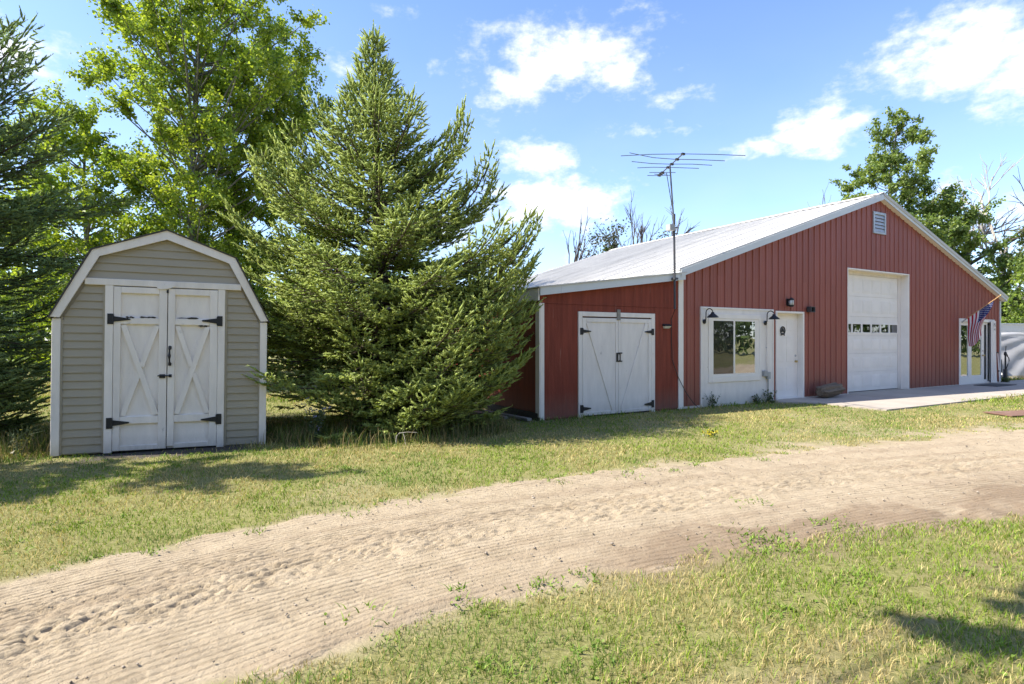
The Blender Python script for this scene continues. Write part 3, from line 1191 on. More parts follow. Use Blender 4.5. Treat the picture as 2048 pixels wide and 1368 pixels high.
for i, (z0, z1) in enumerate(secs):
    lights = i == 3
    if not lights:
        sec = MB().bbox(6.165, 9.015, .20, .232, z0, z1, .006).build('door_section', M['white'], gd)
        for k in range(6):
            a = 6.20 + k * pw + .03
            b = a + pw - .075
            mb = MB()
            mb.bbox(a, b, .193, .2, z0 + .10, z1 - .10, .006)
            mb.bbox(a + .04, b - .04, .188, .193, z0 + .14, z1 - .14, .004)
            mb.v = mb.v
            o = mb.build('raised_panel', M['white'], gd)
    else:
        mb = MB()
        mb.box(6.165, 9.015, .20, .232, z0, z0 + .075)
        mb.box(6.165, 9.015, .20, .232, z1 - .19, z1)
        xs2 = [6.165]
        for k in range(6):
            c = 6.20 + k * pw + pw / 2
            xs2 += [c - .215, c + .215]
        xs2.append(9.015)
        for k in range(0, len(xs2), 2):
            mb.box(xs2[k], xs2[k + 1], .20, .232, z0 + .0755, z1 - .1905)
        mb.build('door_section', M['white'], gd)
        for k in range(6):
            a, b = xs2[1 + 2 * k], xs2[2 + 2 * k]
            fr = MB()
            fr.bbox(a - .02, a + .018, .19, .2, z0 + .055, z1 - .17)
            fr.bbox(b - .018, b + .02, .19, .2, z0 + .055, z1 - .17)
            fr.bbox(a + .0185, b - .0185, .19, .2, z0 + .055, z0 + .093)
            fr.bbox(a + .0185, b - .0185, .19, .2, z1 - .208, z1 - .17)
            fr.build('window_frame', M['white'], gd)
            MB().box(a, b, .205, .208, z0 + .076, z1 - .191).build('pane', M['glass_dim'], gd)
MB().box(6.165, 9.015, .30, .32, 0, 3.3).build('door_backing', M['dark_room'], barn)

# ---- gable vent with louvers
mb = MB()
mb.bbox(7.283, 7.35, -.05, -.005, 4.40, 5.0)
mb.bbox(7.85, 7.918, -.05, -.005, 4.40, 5.0)
mb.bbox(7.3505, 7.8495, -.05, -.005, 4.40, 4.46)
mb.bbox(7.3505, 7.8495, -.05, -.005, 4.93, 5.0)
vent = mb.build('gable_vent', M['grey_metal'], barn)
for k in range(5):
    z0 = 4.465 + k * .093
    MB().add([(7.351, -.046, z0), (7.849, -.046, z0), (7.849, -.02, z0 + .088), (7.351, -.02, z0 + .088),
              (7.351, -.040, z0), (7.849, -.040, z0), (7.849, -.014, z0 + .088), (7.351, -.014, z0 + .088)],
             [(0, 1, 2, 3), (7, 6, 5, 4), (0, 4, 5, 1), (3, 2, 6, 7), (0, 3, 7, 4), (1, 5, 6, 2)]).build('louver', M['grey_metal'], vent)
MB().box(7.36, 7.84, -.012, -.006, 4.46, 4.93).build('vent_backing', M['dark_room'], vent)

# ---- french doors on the right
mb = MB()
mb.bbox(12.253, 12.36, -.03, .10, .03, 2.148)
mb.bbox(14.66, 14.766, -.03, .10, .03, 2.148)
mb.bbox(12.3605, 14.6595, -.03, .10, 2.05, 2.148)
mb.box(12.361, 14.659, .0, .10, .03, .07)
mb.build('patio_door_frame', M['white'], barn)
for a, b in ((12.363, 13.10), (13.105, 14.05)):
    mb = MB()
    mb.bbox(a, a + .10, .02, .065, .072, 2.045)
    mb.bbox(b - .13, b, .02, .065, .072, 2.045)
    mb.bbox(a + .1005, b - .1305, .02, .065, .072, .30)
    mb.bbox(a + .1005, b - .1305, .02, .065, 1.93, 2.045)
    pd = mb.build('patio_door', M['white'], barn)
    MB().box(a + .1005, b - .1305, .038, .043, .3005, 1.9295).build('pane', M['glass'], pd)
    MB().box(a + .1005, b - .1305, .066, .07, .3005, 1.9295).build('door_lining', M['dark_room'], pd)
    if a > 13:
        MB().lathe([(.03, 0), (.03, -.008), (.012, -.012), (.012, -.035), (.03, -.04), (.03, -.06), (.015, -.07)], (b - .06, .02, .95), 'y', 10).build('knob', M['brass'], pd, True)
        MB().lathe([(.028, 0), (.026, -.012)], (b - .06, .02, 1.1), 'y', 10).build('deadbolt', M['grey_metal'], pd)
mb = MB()
mb.bbox(14.055, 14.10, .02, .06, .072, 2.045)
mb.bbox(14.30, 14.36, .02, .06, .072, 2.045)
mb.bbox(14.1005, 14.2995, .02, .06, .072, .14)
mb.bbox(14.1005, 14.2995, .02, .06, 1.97, 2.045)
sl_ = mb.build('sidelight', M['white'], barn)
MB().box(14.1005, 14.2995, .035, .04, .1405, 1.9695).build('pane', M['glass_dim'], sl_)
MB().box(14.1005, 14.2995, .05, .055, .1405, 1.9695).build('door_lining', M['dark_room'], sl_)
MB().box(12.3, 14.7, .101, .11, .03, 2.14).build('door_backing', M['dark_room'], barn)

# ================================================================== garden shed
shed = empty('garden_shed', (*SHED_LOC, 0.015), (0, R_(0.6), SHED_ROT))
tag(shed, 'small tan sided garden shed with gambrel roof and white double doors', 'shed')
SW, SD = 2.44, 3.0
OUTL = [(0, 0), (SW, 0), (SW, 1.70), (2.0, 2.545), (1.22, 2.85), (.44, 2.545), (0, 1.70)]


def edge_x(z, inset):
    """left x of the gambrel outline at height z, inset"""
    if z < 1.70:
        return inset
    if z < 2.545:
        return .44 * (z - 1.70) / .845 + inset * 1.1
    return .44 + .78 * (z - 2.545) / .305 + inset * 1.6


MB().prism(OUTL, .004, .06).build('front_wall', M['siding'], shed)
MB().prism(OUTL, SD - .06, SD).build('back_wall', M['siding'], shed)
MB().box(0, .05, .061, SD - .061, 0, 1.70).build('side_wall', M['siding'], shed)
MB().box(SW - .05, SW, .061, SD - .061, 0, 1.70).build('side_wall', M['siding'], shed)


def plank(xa0, xb0, xa1, xb1, z0, z1):
    """lap siding course, thicker at its lower edge"""
    v = [(xa0, -.021, z0), (xb0, -.021, z0), (xb0, -.019, z0 + .012), (xa0, -.019, z0 + .012), (xb1, -.004, z1), (xa1, -.004, z1),
         (xa0, .003, z0), (xb0, .003, z0), (xb1, .003, z1), (xa1, .003, z1)]
    f = [(0, 1, 2, 3), (3, 2, 4, 5), (0, 6, 7, 1), (0, 3, 5, 9, 6), (1, 7, 8, 4, 2), (5, 4, 8, 9)]
    MB().add(v, f).build('siding_plank', M['siding'], shed)


zz = .02
while zz < 2.15:
    z1 = min(zz + .1015, 2.152)
    for side in (0, 1):
        a0, a1 = edge_x(zz, .085), edge_x(z1, .085)
        if a0 < .50:
            a1 = min(a1, .514)
            if side == 0:
                plank(a0, .514, a1, .514, zz + random.uniform(-.002, .002), z1)
            else:
                plank(SW - .496, SW - a0, SW - .496, SW - a1, zz, z1)
    zz += .1015
zz = 2.238
while zz < 2.80:
    z1 = min(zz + .1015, 2.80)
    a0, a1 = edge_x(zz, .05), min(edge_x(z1, .05), 1.21)
    plank(a0, SW - a0, a1, SW - a1, zz, z1)
    zz += .1015
for x0, x1, z1 in ((.515, .54, 2.151), (1.917, 1.943, 2.151), (.082, .100, 1.74), (2.34, 2.358, 1.74)):
    MB().box(x0, x1, -.026, .003, .01, z1).build('siding_channel', M['siding'], shed)
# white trim boards
MB().bbox(-.008, .081, -.045, .004, .0, 1.715).build('corner_board', M['white_old'], shed)
MB().bbox(SW - .081, SW + .008, -.045, .004, .0, 1.715).build('corner_board', M['white_old'], shed)
MB().box(-.009, .0, .005, .09, .0, 1.70).build('corner_board', M['white_old'], shed)
MB().box(SW, SW + .009, .005, .09, .0, 1.70).build('corner_board', M['white_old'], shed)
for s in (0, 1):
    X = (lambda x: x) if s == 0 else (lambda x: SW - x)
    lower = [(X(-.025), 1.735), (X(.075), 1.728), (X(.478), 2.515), (X(.405), 2.592)]
    upper = [(X(.4055), 2.5925), (X(.4785), 2.5155), (X(1.2195), 2.785), (X(1.2195), 2.902)]
    for p_ in (lower, upper):
        MB().prism(p_ if s == 0 else p_[::-1], -.075, -.045).build('rake_board', M['white_old'], shed)
    lip = [(X(-.035), 1.733), (X(-.025), 1.735), (X(.405), 2.5925), (X(1.22), 2.9025), (X(1.22), 2.918), (X(.398), 2.606)]
    mbr = MB().prism([(X(-.045), 1.72), (X(-.028), 1.72), (X(.402), 2.594), (X(.385), 2.602)], -.09, SD + .06)
    mbr.build('roof_panel', M['shingle'], shed)
    MB().prism([(X(.384), 2.603), (X(.403), 2.5945), (X(1.2198), 2.9035), (X(1.2198), 2.922)], -.09, SD + .06).build('roof_panel', M['shingle'], shed)
MB().prism([(.0, 1.70), (.44, 2.54), (1.22, 2.84), (2.0, 2.54), (SW, 1.70), (SW - .02, 1.70), (1.99, 2.52), (1.22, 2.82), (.45, 2.52), (.02, 1.70)], -.044, .0).build('soffit', M['siding'], shed)
MB().bbox(.325, 2.115, -.052, .003, 2.153, 2.237).build('header_board', M['white_old'], shed)
MB().bbox(.541, .630, -.048, .003, .0, 2.1525).build('door_jamb', M['white_old'], shed)
MB().bbox(1.829, 1.916, -.048, .003, .0, 2.1525).build('door_jamb', M['white_old'], shed)
MB().box(.631, 1.828, -.001, .0035, .0, 2.152).build('door_recess', M['dark_wood'], shed)
# doors
for s, x0, x1 in ((1, .634, 1.229), (-1, 1.239, 1.826)):
    dr = MB().box(x0, x1, -.014, -.004, .022, 2.142).build('shed_door', M['white_old'], shed)
    wl, wr = (.078, .092) if s > 0 else (.08, .094)
    so_x = (x0, x0 + wl) if s > 0 else (x1 - wr, x1)
    si_x = (x1 - wr, x1) if s > 0 else (x0, x0 + wl)
    MB().bbox(*so_x, -.046, -.0145, .022, 2.142).build('stile', M['white_old'], dr)
    MB().bbox(*si_x, -.047, -.0145, .022 if s > 0 else .05, 2.142).build('stile', M['white_old'], dr)
    a, b = (so_x[1] + .0005, si_x[0] - .0005) if s > 0 else (si_x[1] + .0005, so_x[0] - .0005)
    for z0, z1 in ((2.06, 2.142), (1.66, 1.742), (.365, .462), (.022, .085)):
        MB().bbox(a, b, -.045, -.0145, z0, z1).build('rail', M['white_old'], dr)
    main, sec = ((a + .03, 1.645), (b - .025, .475)), ((b - .02, 1.645), (a + .03, .475))
    if s < 0:
        main, sec = (main[1][:1] + (1.645,), main[0][:1] + (.475,)), (sec[1][:1] + (1.645,), sec[0][:1] + (.475,))
    MB().bar(*main, .062, -.0445, -.0145).build('brace', M['white_old'], dr)
    # the crossing brace is cut where it meets the long one
    (ax, az_), (bx, bz) = sec
    mx, mz = (ax + bx) / 2, (az_ + bz) / 2
    ux, uz = (bx - ax), (bz - az_)
    l = math.hypot(ux, uz)
    ux, uz = ux / l, uz / l
    MB().bar((ax, az_), (mx - ux * .05, mz - uz * .05), .055, -.042, -.0145).build('brace', M['white_old'], dr)
    MB().bar((mx + ux * .05, mz + uz * .05), (bx, bz), .055, -.042, -.0145).build('brace', M['white_old'], dr)
    hx = (x0 - .065) if s > 0 else (x1 + .06)
    strap_hinge(hx, hx + s * .245, 1.655, 1.79, dr, -.049)
    strap_hinge(hx, hx + s * .245, .315, .455, dr, -.049)
    # dark bare wood where the paint has split along the rail
    rr = random.Random(5 + s)
    mb = MB()
    for (c, l_, zc) in (((a + .30, .19, 1.752), (a + .1, .1, 1.748)) if s > 0 else ((a + .15, .26, 1.752), (a + .33, .12, 1.650))):
        n = 9
        top = [(c - l_ / 2 + l_ * i / n, zc + rr.uniform(.003, .016) * (1 if 0 < i < n else .1)) for i in range(n + 1)]
        bot = [(c - l_ / 2 + l_ * i / n, zc - rr.uniform(.003, .014) * (1 if 0 < i < n else .1)) for i in range(n + 1)]
        mb.prism(bot + top[::-1], -.0475, -.0465)
    mb.build('split_wood', M['dark_wood'], dr)
mb = MB()
mb.lathe([(.0, 1.115), (.018, 1.12), (.02, 1.15), (.009, 1.165)], (1.266, -.052, 0), 'z', 8)
mb.lathe([(.009, 1.33), (.02, 1.345), (.018, 1.375), (.0, 1.385)], (1.266, -.052, 0), 'z', 8)
mb.tube([(1.266, -.055, 1.13), (1.266, -.09, 1.16), (1.266, -.10, 1.25), (1.266, -.09, 1.34), (1.266, -.055, 1.365)], [.012, .013, .019, .013, .012], 8)
mb.build('pull_handle', M['black'], shed)
mb = MB()
mb.box(1.15, 1.215, -.062, -.0475, .955, 1.005)
mb.tube([(1.13, -.062, .985), (1.275, -.062, .985)], .009, 6)
mb.box(1.255, 1.29, -.058, -.0475, .965, 1.003)
mb.build('slide_bolt', M['black'], shed)
mb = MB()
pts = [(1.215 + .105 * math.cos(2 * PI * i / 18), 2.166 + .036 * math.sin(2 * PI * i / 18) + .02 * math.cos(2 * PI * i / 18)) for i in range(18)]
mb.prism(pts, -.066, -.0525)
mb.build('turn_latch', M['white_peel'], shed)
MB().box(1.222, 1.245, -.058, -.0475, 2.08, 2.12).build('hook', M['black'], shed)

# ================================================================== things on and by the barn


def on_barn(name, t, y, z, label, cat, group=None):
    x_, y_ = from_local(t, y)
    return tag(empty(name, (x_, y_, z), (0, 0, BARN_ROT)), label, cat, group)


for t, lab in ((.65, 'black gooseneck barn lamp at the left corner of the white window bay'),
               (2.70, 'black gooseneck barn lamp beside the white entry door')):
    L_ = on_barn('gooseneck_lamp', t, -.036, 1.86, lab, 'lamp', 'gooseneck lamps over the window')
    MB().lathe([(.052, 0), (.052, -.012), (.02, -.03)], (0, 0, 0), 'y', 14).build('wall_plate', M['black'], L_, True)
    arm = [(0, -.02, 0), (0, -.045, .03), (0, -.05, .16)] + [(0, -.14 + .09 * math.cos(k * PI / 8), .19 + .085 * math.sin(k * PI / 8)) for k in range(9)] + [(0, -.23, .17)]
    MB().tube(arm, .011, 8).build('arm', M['black'], L_, True)
    mb = MB().lathe([(.018, .20), (.03, .195), (.036, .17), (.055, .15), (.085, .128), (.118, .095), (.122, .08), (.115, .084), (.078, .118), (.03, .15)], (0, -.23, 0), 'z', 20)
    mb.build('shade', M['black'], L_, True)

L_ = on_barn('wall_lantern', 3.565, -.022, 2.26, 'black jelly jar lantern on the red wall above the white door', 'lamp')
MB().box(-.055, .055, -.03, .0, .02, .20).build('back_plate', M['black'], L_)
MB().lathe([(.03, .0), (.062, .012), (.065, .04), (.065, .045)], (0, -.09, 0), 'z', 14).build('base_ring', M['black'], L_, True)
MB().lathe([(.056, .046), (.056, .15), (.05, .158)], (0, -.09, 0), 'z', 14).build('lens', M['lens'], L_, True)
MB().lathe([(.066, .159), (.07, .175), (.05, .2), (.02, .215), (.012, .225)], (0, -.09, 0), 'z', 14).build('cap', M['black'], L_, True)
mb = MB()
for k in range(6):
    a = k * PI / 3
    mb.tube([(.06 * math.cos(a), -.09 + .06 * math.sin(a), .03), (.06 * math.cos(a), -.09 + .06 * math.sin(a), .17)], .004, 4)
mb.build('cage', M['black'], L_)

L_ = on_barn('box_light', 4.33, -.022, 2.15, 'small square black box light high on the red wall right of the door', 'lamp')
mb = MB()
mb.box(-.015, .0, -.115, .0, .0, .14)
mb.box(.15, .165, -.115, .0, .0, .14)
mb.box(.0005, .1495, -.115, .0, .125, .14)
mb.box(.0005, .1495, -.115, .0, .0, .015)
mb.box(.0005, .1495, -.02, .0, .0155, .1245)
mb.build('housing', M['mast'], L_)
MB().box(.002, .148, -.06, -.05, .017, .123).build('lens', M['glass_dim'], L_)
MB().box(.002, .148, -.049, -.046, .017, .123).build('reflector', M['black'], L_)

L_ = on_barn('solar_light', -.56, -.0105, 1.70, 'small dark solar wall light on the lean-to beside its doors', 'lamp')
mb = MB()
mb.add([(0, 0, .095), (.2, 0, .095), (.2, -.075, .06), (0, -.075, .06), (0, 0, .05), (.2, 0, .05), (.2, -.075, .045), (0, -.075, .045)],
       [(3, 2, 1, 0), (4, 5, 6, 7), (0, 4, 7, 3), (1, 2, 6, 5), (3, 7, 6, 2), (0, 1, 5, 4)])
mb.build('solar_panel', M['black'], L_)
mb = MB()
mb.add([(.012, 0, .049), (.188, 0, .049), (.188, -.07, .044), (.012, -.07, .044), (.03, 0, .0), (.17, 0, .0), (.165, -.03, .0), (.035, -.03, .0)],
       [(3, 2, 1, 0), (4, 5, 6, 7), (0, 4, 7, 3), (1, 2, 6, 5), (3, 7, 6, 2), (0, 1, 5, 4)])
mb.build('lens', M['lens'], L_)

L_ = on_barn('door_ornament', 3.46, .1165, 1.56, 'black horseshoe star ornament hanging on the white entry door', 'ornament')
mb = MB()
pts = [(.1 + .098 * math.cos(R_(a)), .13 + .105 * math.sin(R_(a))) for a in range(-60, 241, 15)]
inn = [(.1 + .074 * math.cos(R_(a)), .13 + .08 * math.sin(R_(a))) for a in range(-60, 241, 15)]
for i in range(len(pts) - 1):
    mb.prism([inn[i], pts[i], pts[i + 1], inn[i + 1]], -.014, -.002)
mb.build('horseshoe', M['black'], L_)
mb = MB()
mb.prism([(.035, .10), (.06, .17), (.09, .2), (.12, .19), (.15, .12), (.165, .08), (.14, .085), (.12, .11), (.095, .095), (.075, .115), (.05, .088)], -.012, -.002)
mb.build('horse_figure', M['black'], L_)
mb = MB()
mb.prism([(.03, .0), (.06, .03), (.1, .02), (.14, .03), (.17, .0), (.165, .05), (.1, .075), (.035, .05)], -.013, -.001)
mb.build('scroll', M['black'], L_)

L_ = on_barn('outlet_box', 2.60, -.0225, .55, 'grey electrical outlet box with conduit on the white bay', 'electrical box')
MB().bbox(.0, .12, -.07, -.001, .06, .19).build('box_cover', M['grey_plastic'], L_)
MB().bbox(.125, .22, -.075, -.0145, .0, .16).build('box_cover', M['grey_plastic'], L_)
MB().tube([(.17, -.04, .0), (.17, -.04, -.50)], .014, 8).build('conduit', M['grey_plastic'], L_)
L_ = on_barn('wall_conduit', 2.745, -.04, .72, 'thin white conduit running up the right edge of the white bay', 'conduit')
MB().tube([(0, -.012, 0), (0, -.012, 1.2)], .012, 8).build('conduit', M['white_old'], L_)
MB().box(-.03, .03, -.008, .0, .55, .57).build('clip', M['grey_metal'], L_)

# old TV antenna on its mast by the lean-to
L_ = on_barn('tv_antenna', -.39, -.19, 2.1, 'rooftop TV antenna on a tall dark mast at the lean-to corner', 'antenna')
mast = [(0, 0, 0), (-.005, 0, .9), (-.02, 0, 1.75)]
MB().tube(mast, .022, 8).build('lower_mast', M['mast'], L_)
cr, sr = math.cos(-BARN_ROT), math.sin(-BARN_ROT)


def wv(x, y, z):
    """offset in world axes -> barn axes"""
    return (x * cr - y * sr, x * sr + y * cr, z)


MB().tube([(-.02, 0, 1.72), wv(-.1, 0, 2.95)], .016, 8).build('upper_mast', M['mast'], L_)
MB().tube([wv(-.03, .0, 1.95), wv(-.16, .03, 2.8)], .008, 5).build('lead_wire', M['black'], L_)
mb = MB()
mb.box(-.19, -.05, -.06, .06, 1.60, 1.72)
mb.build('rotator', M['grey_plastic'], L_)
MB().box(-.045, .07, -.035, .035, 1.66, 1.68).build('clamp', M['mast'], L_)
MB().box(-.045, .07, -.03, .03, 1.54, 1.555).build('clamp', M['mast'], L_)
MB().tube([(-.02, 0, 1.70), (-.02, 0, 1.95)], .028, 8).build('collar', M['mast'], L_)
MB().box(-.05, .05, -.05, .05, .60, .64).build('clamp', M['mast'], L_)
zb = 2.95
MB().tube([wv(-.02, -.68, zb + .03), wv(-.16, .68, zb - .02)], .013, 6).build('boom', M['aluminium'], L_)
els_ = [(-.66, 1.21, -.07, .055), (-.36, .95, .10, .05), (-.08, .82, .03, .04), (.12, .64, -.03, .035), (.45, .28, 0, .0), (.55, .14, 0, 0), (.64, .26, 0, 0)]
rr = random.Random(3)
for (dy, hl, bend, drop) in els_:
    cxp = -.09 - dy * .1
    zc = zb - dy * .035
    for sd in (-1, 1):
        bz = (bend if sd < 0 else 0) - sd * drop * .6
        MB().tube([wv(cxp + sd * .03, dy, zc), wv(cxp + sd * hl * .5, dy + rr.uniform(-.02, .02), zc + bz * .25), wv(cxp + sd * hl, dy, zc + bz)], .0075, 5).build('element', M['aluminium'], L_)
    mb = MB()
    p = wv(cxp, dy, zc)
    mb.box(p[0] - .035, p[0] + .035, p[1] - .02, p[1] + .02, zc - .022, zc + .018)
    mb.build('insulator', M['black'], L_)
L_ = on_barn('antenna_cable', -.36, -.06, 0, 'thin black cable running from the antenna mast down to the grass', 'cable')
MB().tube([(.0, -.12, 2.12), (.03, .02, 1.9), (.04, .03, 1.4), (.05, .02, 1.05), (.20, .01, .7), (.42, -.01, .35), (.62, -.03, .12), (.74, -.05, .02)], .008, 5).build('cord', M['black'], L_)

# flag on its angled pole
fl = on_barn('hanging_flag', 12.42, -.031, 2.06, 'stars and stripes flag drooping from a wooden pole by glass doors', 'flag')
PB, PT = Vector((0, -.02, 0)), Vector((0, -1.0, .76))
MB().tube([PB, PT], .013, 8).build('pole', M['gold_wood'], fl)
MB().lathe([(.0, -.03), (.022, -.015), (.022, .01), (.0, .03)], tuple(PT), 'z', 8).build('finial', M['brass'], fl, True)
MB().tube([(0, .0, -.05), (0, -.03, .0), (0, -.12, .075)], .02, 8).build('bracket', M['grey_metal'], fl)
m_blue = mat('flag_blue', (0.022, 0.035, 0.15), 0.8, 0.08)
m_red = mat('flag_red', (0.38, 0.016, 0.035), 0.8, 0.08)
m_wht = mat('flag_white', (0.72, 0.70, 0.70), 0.8, 0.05)
nu, nv = 26, 40
vs_ = []


def flag_pt(u, v):
    """u along the pole from the tip, v away from it"""
    p = PT.lerp(PB, .17 + .70 * u)
    down = v * (1.02 + .14 * math.sin(2.2 * u + .4))
    swing = .13 * math.sin(v * 2.6) * (1 - u) - .03 * v
    fold = .05 * math.sin(u * 15 + v * 2.0) * min(1, v * 2.5) + .022 * math.sin(u * 31 + 1 + v * 5) * min(1, v * 3)
    gather = (u - .95) * .42 * sm(v)
    return (p.x + fold * .9 + .02 * math.sin(v * 7), p.y - gather * .75 + swing * .55 + fold * .35, p.z - down + (.20 * u * u * v))


def sm(v):
    return v * v * (3 - 2 * v) if v < 1 else 1


for i in range(nu + 1):
    for j in range(nv + 1):
        vs_.append(flag_pt(i / nu, j / nv))
fs, mi = [], []
for i in range(nu):
    for j in range(nv):
        a = i * (nv + 1) + j
        fs.append((a, a + 1, a + nv + 2, a + nv + 1))
        if j < nv * .36 and i < 14:
            mi.append(0)
        else:
            mi.append(1 if (i // 2) % 2 == 0 else 2)
me = bpy.data.meshes.new('cloth')
me.from_pydata(vs_, [], fs)
cl = link('cloth', me, [m_blue, m_red, m_wht], fl, True)
me.polygons.foreach_set('material_index', mi)
mb = MB()
for i in range(9):
    for j in range(5 + (i % 2 == 0)):
        u, v = (.05 + i * .055), (.035 + (j + (.5 if i % 2 else 0)) * .057)
        c = Vector(flag_pt(u, v))
        du = (Vector(flag_pt(u + .01, v)) - c).normalized()
        dv = (Vector(flag_pt(u, v + .01)) - c).normalized()
        n_ = du.cross(dv).normalized()
        for sgn in (-1, 1):
            pts = []
            for k in range(10):
                r_ = .017 if k % 2 == 0 else .007
                a = 2 * PI * k / 10
                pts.append(c + n_ * .004 * sgn + du * math.sin(a) * r_ + dv * math.cos(a) * r_)
            mb.add(pts, [tuple(range(10))])
mb.build('stars', m_wht, cl)

# white curtain by the french doors, with a small dark print at its top
cu = on_barn('door_curtain', 14.36, -.05, .03, 'white drape hanging at the right edge of the glass doors', 'curtain')
mb = MB()
n = 28
pts = [(.36 * i / n, -.045 * (.5 + .5 * math.sin(i * 1.7)) - .015 * math.sin(i * .6)) for i in range(n + 1)]
vs_ = []
for k, z in enumerate((.0, .25, .7, 1.4, 2.07)):
    for i, (x, y_) in enumerate(pts):
        vs_.append((x + (.02 * math.sin(i * .9) if k < 2 else 0), y_ * (1.25 - .1 * k) - .002, z + (.02 * math.sin(i * 1.1) if k == 0 else 0)))
fs = [(r * (n + 1) + i, r * (n + 1) + i + 1, (r + 1) * (n + 1) + i + 1, (r + 1) * (n + 1) + i) for r in range(4) for i in range(n)]
mb.add(vs_, fs).build('cloth', M['white'], cu, True)
mb = MB()
for pl in ([(.13, 1.96), (.17, 2.0), (.20, 1.93), (.235, 1.87), (.19, 1.90)], [(.08, 1.93), (.11, 2.02), (.10, 1.93), (.12, 1.88), (.09, 1.88)], [(.12, 1.80), (.22, 1.81), (.22, 1.79), (.12, 1.775)], [(.13, 1.75), (.2, 1.76), (.2, 1.74)]):
    mb.prism(pl, -.072, -.070)
mb.build('print', M['black'], cu)

L_ = on_barn('yard_hydrant', 15.33, -.12, 0, 'dark yard hydrant with curved hose standing at the barn corner', 'hydrant')
MB().tube([(0, 0, -.02), (0, 0, .95)], .026, 8).build('standpipe', M['black'], L_)
MB().box(-.05, .05, -.045, .045, -.02, .46).build('base_post', M['mast'], L_)
mb = MB()
mb.lathe([(.03, .93), (.045, .96), (.04, 1.03), (.02, 1.06)], (0, 0, 0), 'z', 10)
mb.tube([(.02, 0, .97), (.10, -.01, .955), (.13, -.01, .90)], .022, 8)
mb.build('head', M['black'], L_)
MB().tube([(.0, 0, 1.03), (.03, 0, 1.10), (.05, 0, 1.26)], [.014, .012, .012], 6).build('lever', M['black'], L_)
MB().tube([(.13, -.01, .9), (.24, -.01, .84), (.30, 0, .74), (.26, .02, .62), (.14, .03, .45), (.07, .03, .36)], .015, 8).build('hose', M['black'], L_)

L_ = on_barn('leaning_stick', 14.80, -.16, .03, 'white handled tool leaning on the red wall beside the hydrant', 'tool')
MB().tube([(0, 0, 0), (.13, .11, .98)], .016, 8).build('handle', M['white'], L_)
MB().box(.02, .18, .09, .13, .98, 1.015).build('grip', M['black'], L_)
MB().box(.03, .075, .03, .07, .36, .40).build('clip', M['black'], L_)

L_ = on_barn('doormat', 12.45, -.95, .031, 'dark doormat on the concrete before the glass doors', 'doormat')
MB().slab([(0, 0), (1.35, 0), (1.35, .62), (0, .62)][::1], 0, .018).build('mat', M['mat'], L_)

# weathered log lying against the wall
L_ = on_barn('weathered_log', 4.38, -.30, .028, 'short weathered grey brown log lying against the red wall', 'log')
rr = random.Random(11)
vs_, fs = [], []
nseg, nr = 10, 16
for i in range(nseg + 1):
    u = i / nseg
    x = u * .80
    taper = [.62, .80, .92, 1, 1, 1, .98, .98, .96, .95, .93][i]
    for k in range(nr):
        a = 2 * PI * k / nr
        r_ = taper * (1 + .16 * math.sin(k * 2.4 + 1) + .06 * math.sin(k * 5 + i * .6) + rr.uniform(-.04, .04))
        vs_.append((x + (rr.uniform(-.02, .05) if i in (0, nseg) else 0), math.cos(a) * .165 * r_, .145 + math.sin(a) * .145 * r_ + .012 * i * .5))
for i in range(nseg):
    for k in range(nr):
        k2 = (k + 1) % nr
        fs.append((i * nr + k, (i + 1) * nr + k, (i + 1) * nr + k2, i * nr + k2))
fs.append(tuple(range(nr)))
fs.append(tuple(nseg * nr + k for k in range(nr - 1, -1, -1)))
mb = MB().add(vs_, fs)
mb.build('trunk_piece', M['log'], L_)
mb = MB()
for k in range(5):
    y0 = -.15 + k * .055
    mb.add([(.02, y0, .16 + .02 * k), (.74, y0 - .02, .20 + .022 * k), (.78, y0 + .03, .235 + .018 * k), (.05, y0 + .045, .20 + .02 * k),
            (.1, y0 + .02, .10), (.7, y0 + .02, .10)], [(0, 1, 2, 3), (0, 4, 5, 1), (1, 5, 2), (2, 5, 4, 3), (3, 4, 0)])
mb.build('bark_ridge', M['log'], L_)

# rusty plate on the sand, and old boards by the lean-to
pl = tag(MB().slab([(-.85, -.33), (.95, -.36), (.9, .35), (-.75, .30)], 0, .018).build('rusty_plate', M['rust']), 'flat rusty brown plate lying on the sand near the apron', 'plate')
pl.location = (10.2, 11.35, .012)
pl.rotation_euler = (0, 0, R_(12))
for (t, y0, y1, dx, lab) in ((-3.86, -.05, 1.6, .10, 'longer grey board lying in the grass along the lean-to side'),
                             (-4.10, .35, 1.5, .09, 'shorter grey board lying outside the longer one by the lean-to')):
    x_, y_ = from_local(t, y0)
    o = tag(MB().slab([(0, 0), (dx, 0), (dx * 1.05, y1 - y0), (0, y1 - y0)], 0, .045).build('old_board', M['grey_wood']), lab, 'board', 'old boards in the grass')
    o.location = (x_, y_, .02)
    o.rotation_euler = (0, 0, BARN_ROT + (.10 if dx > .095 else .16))

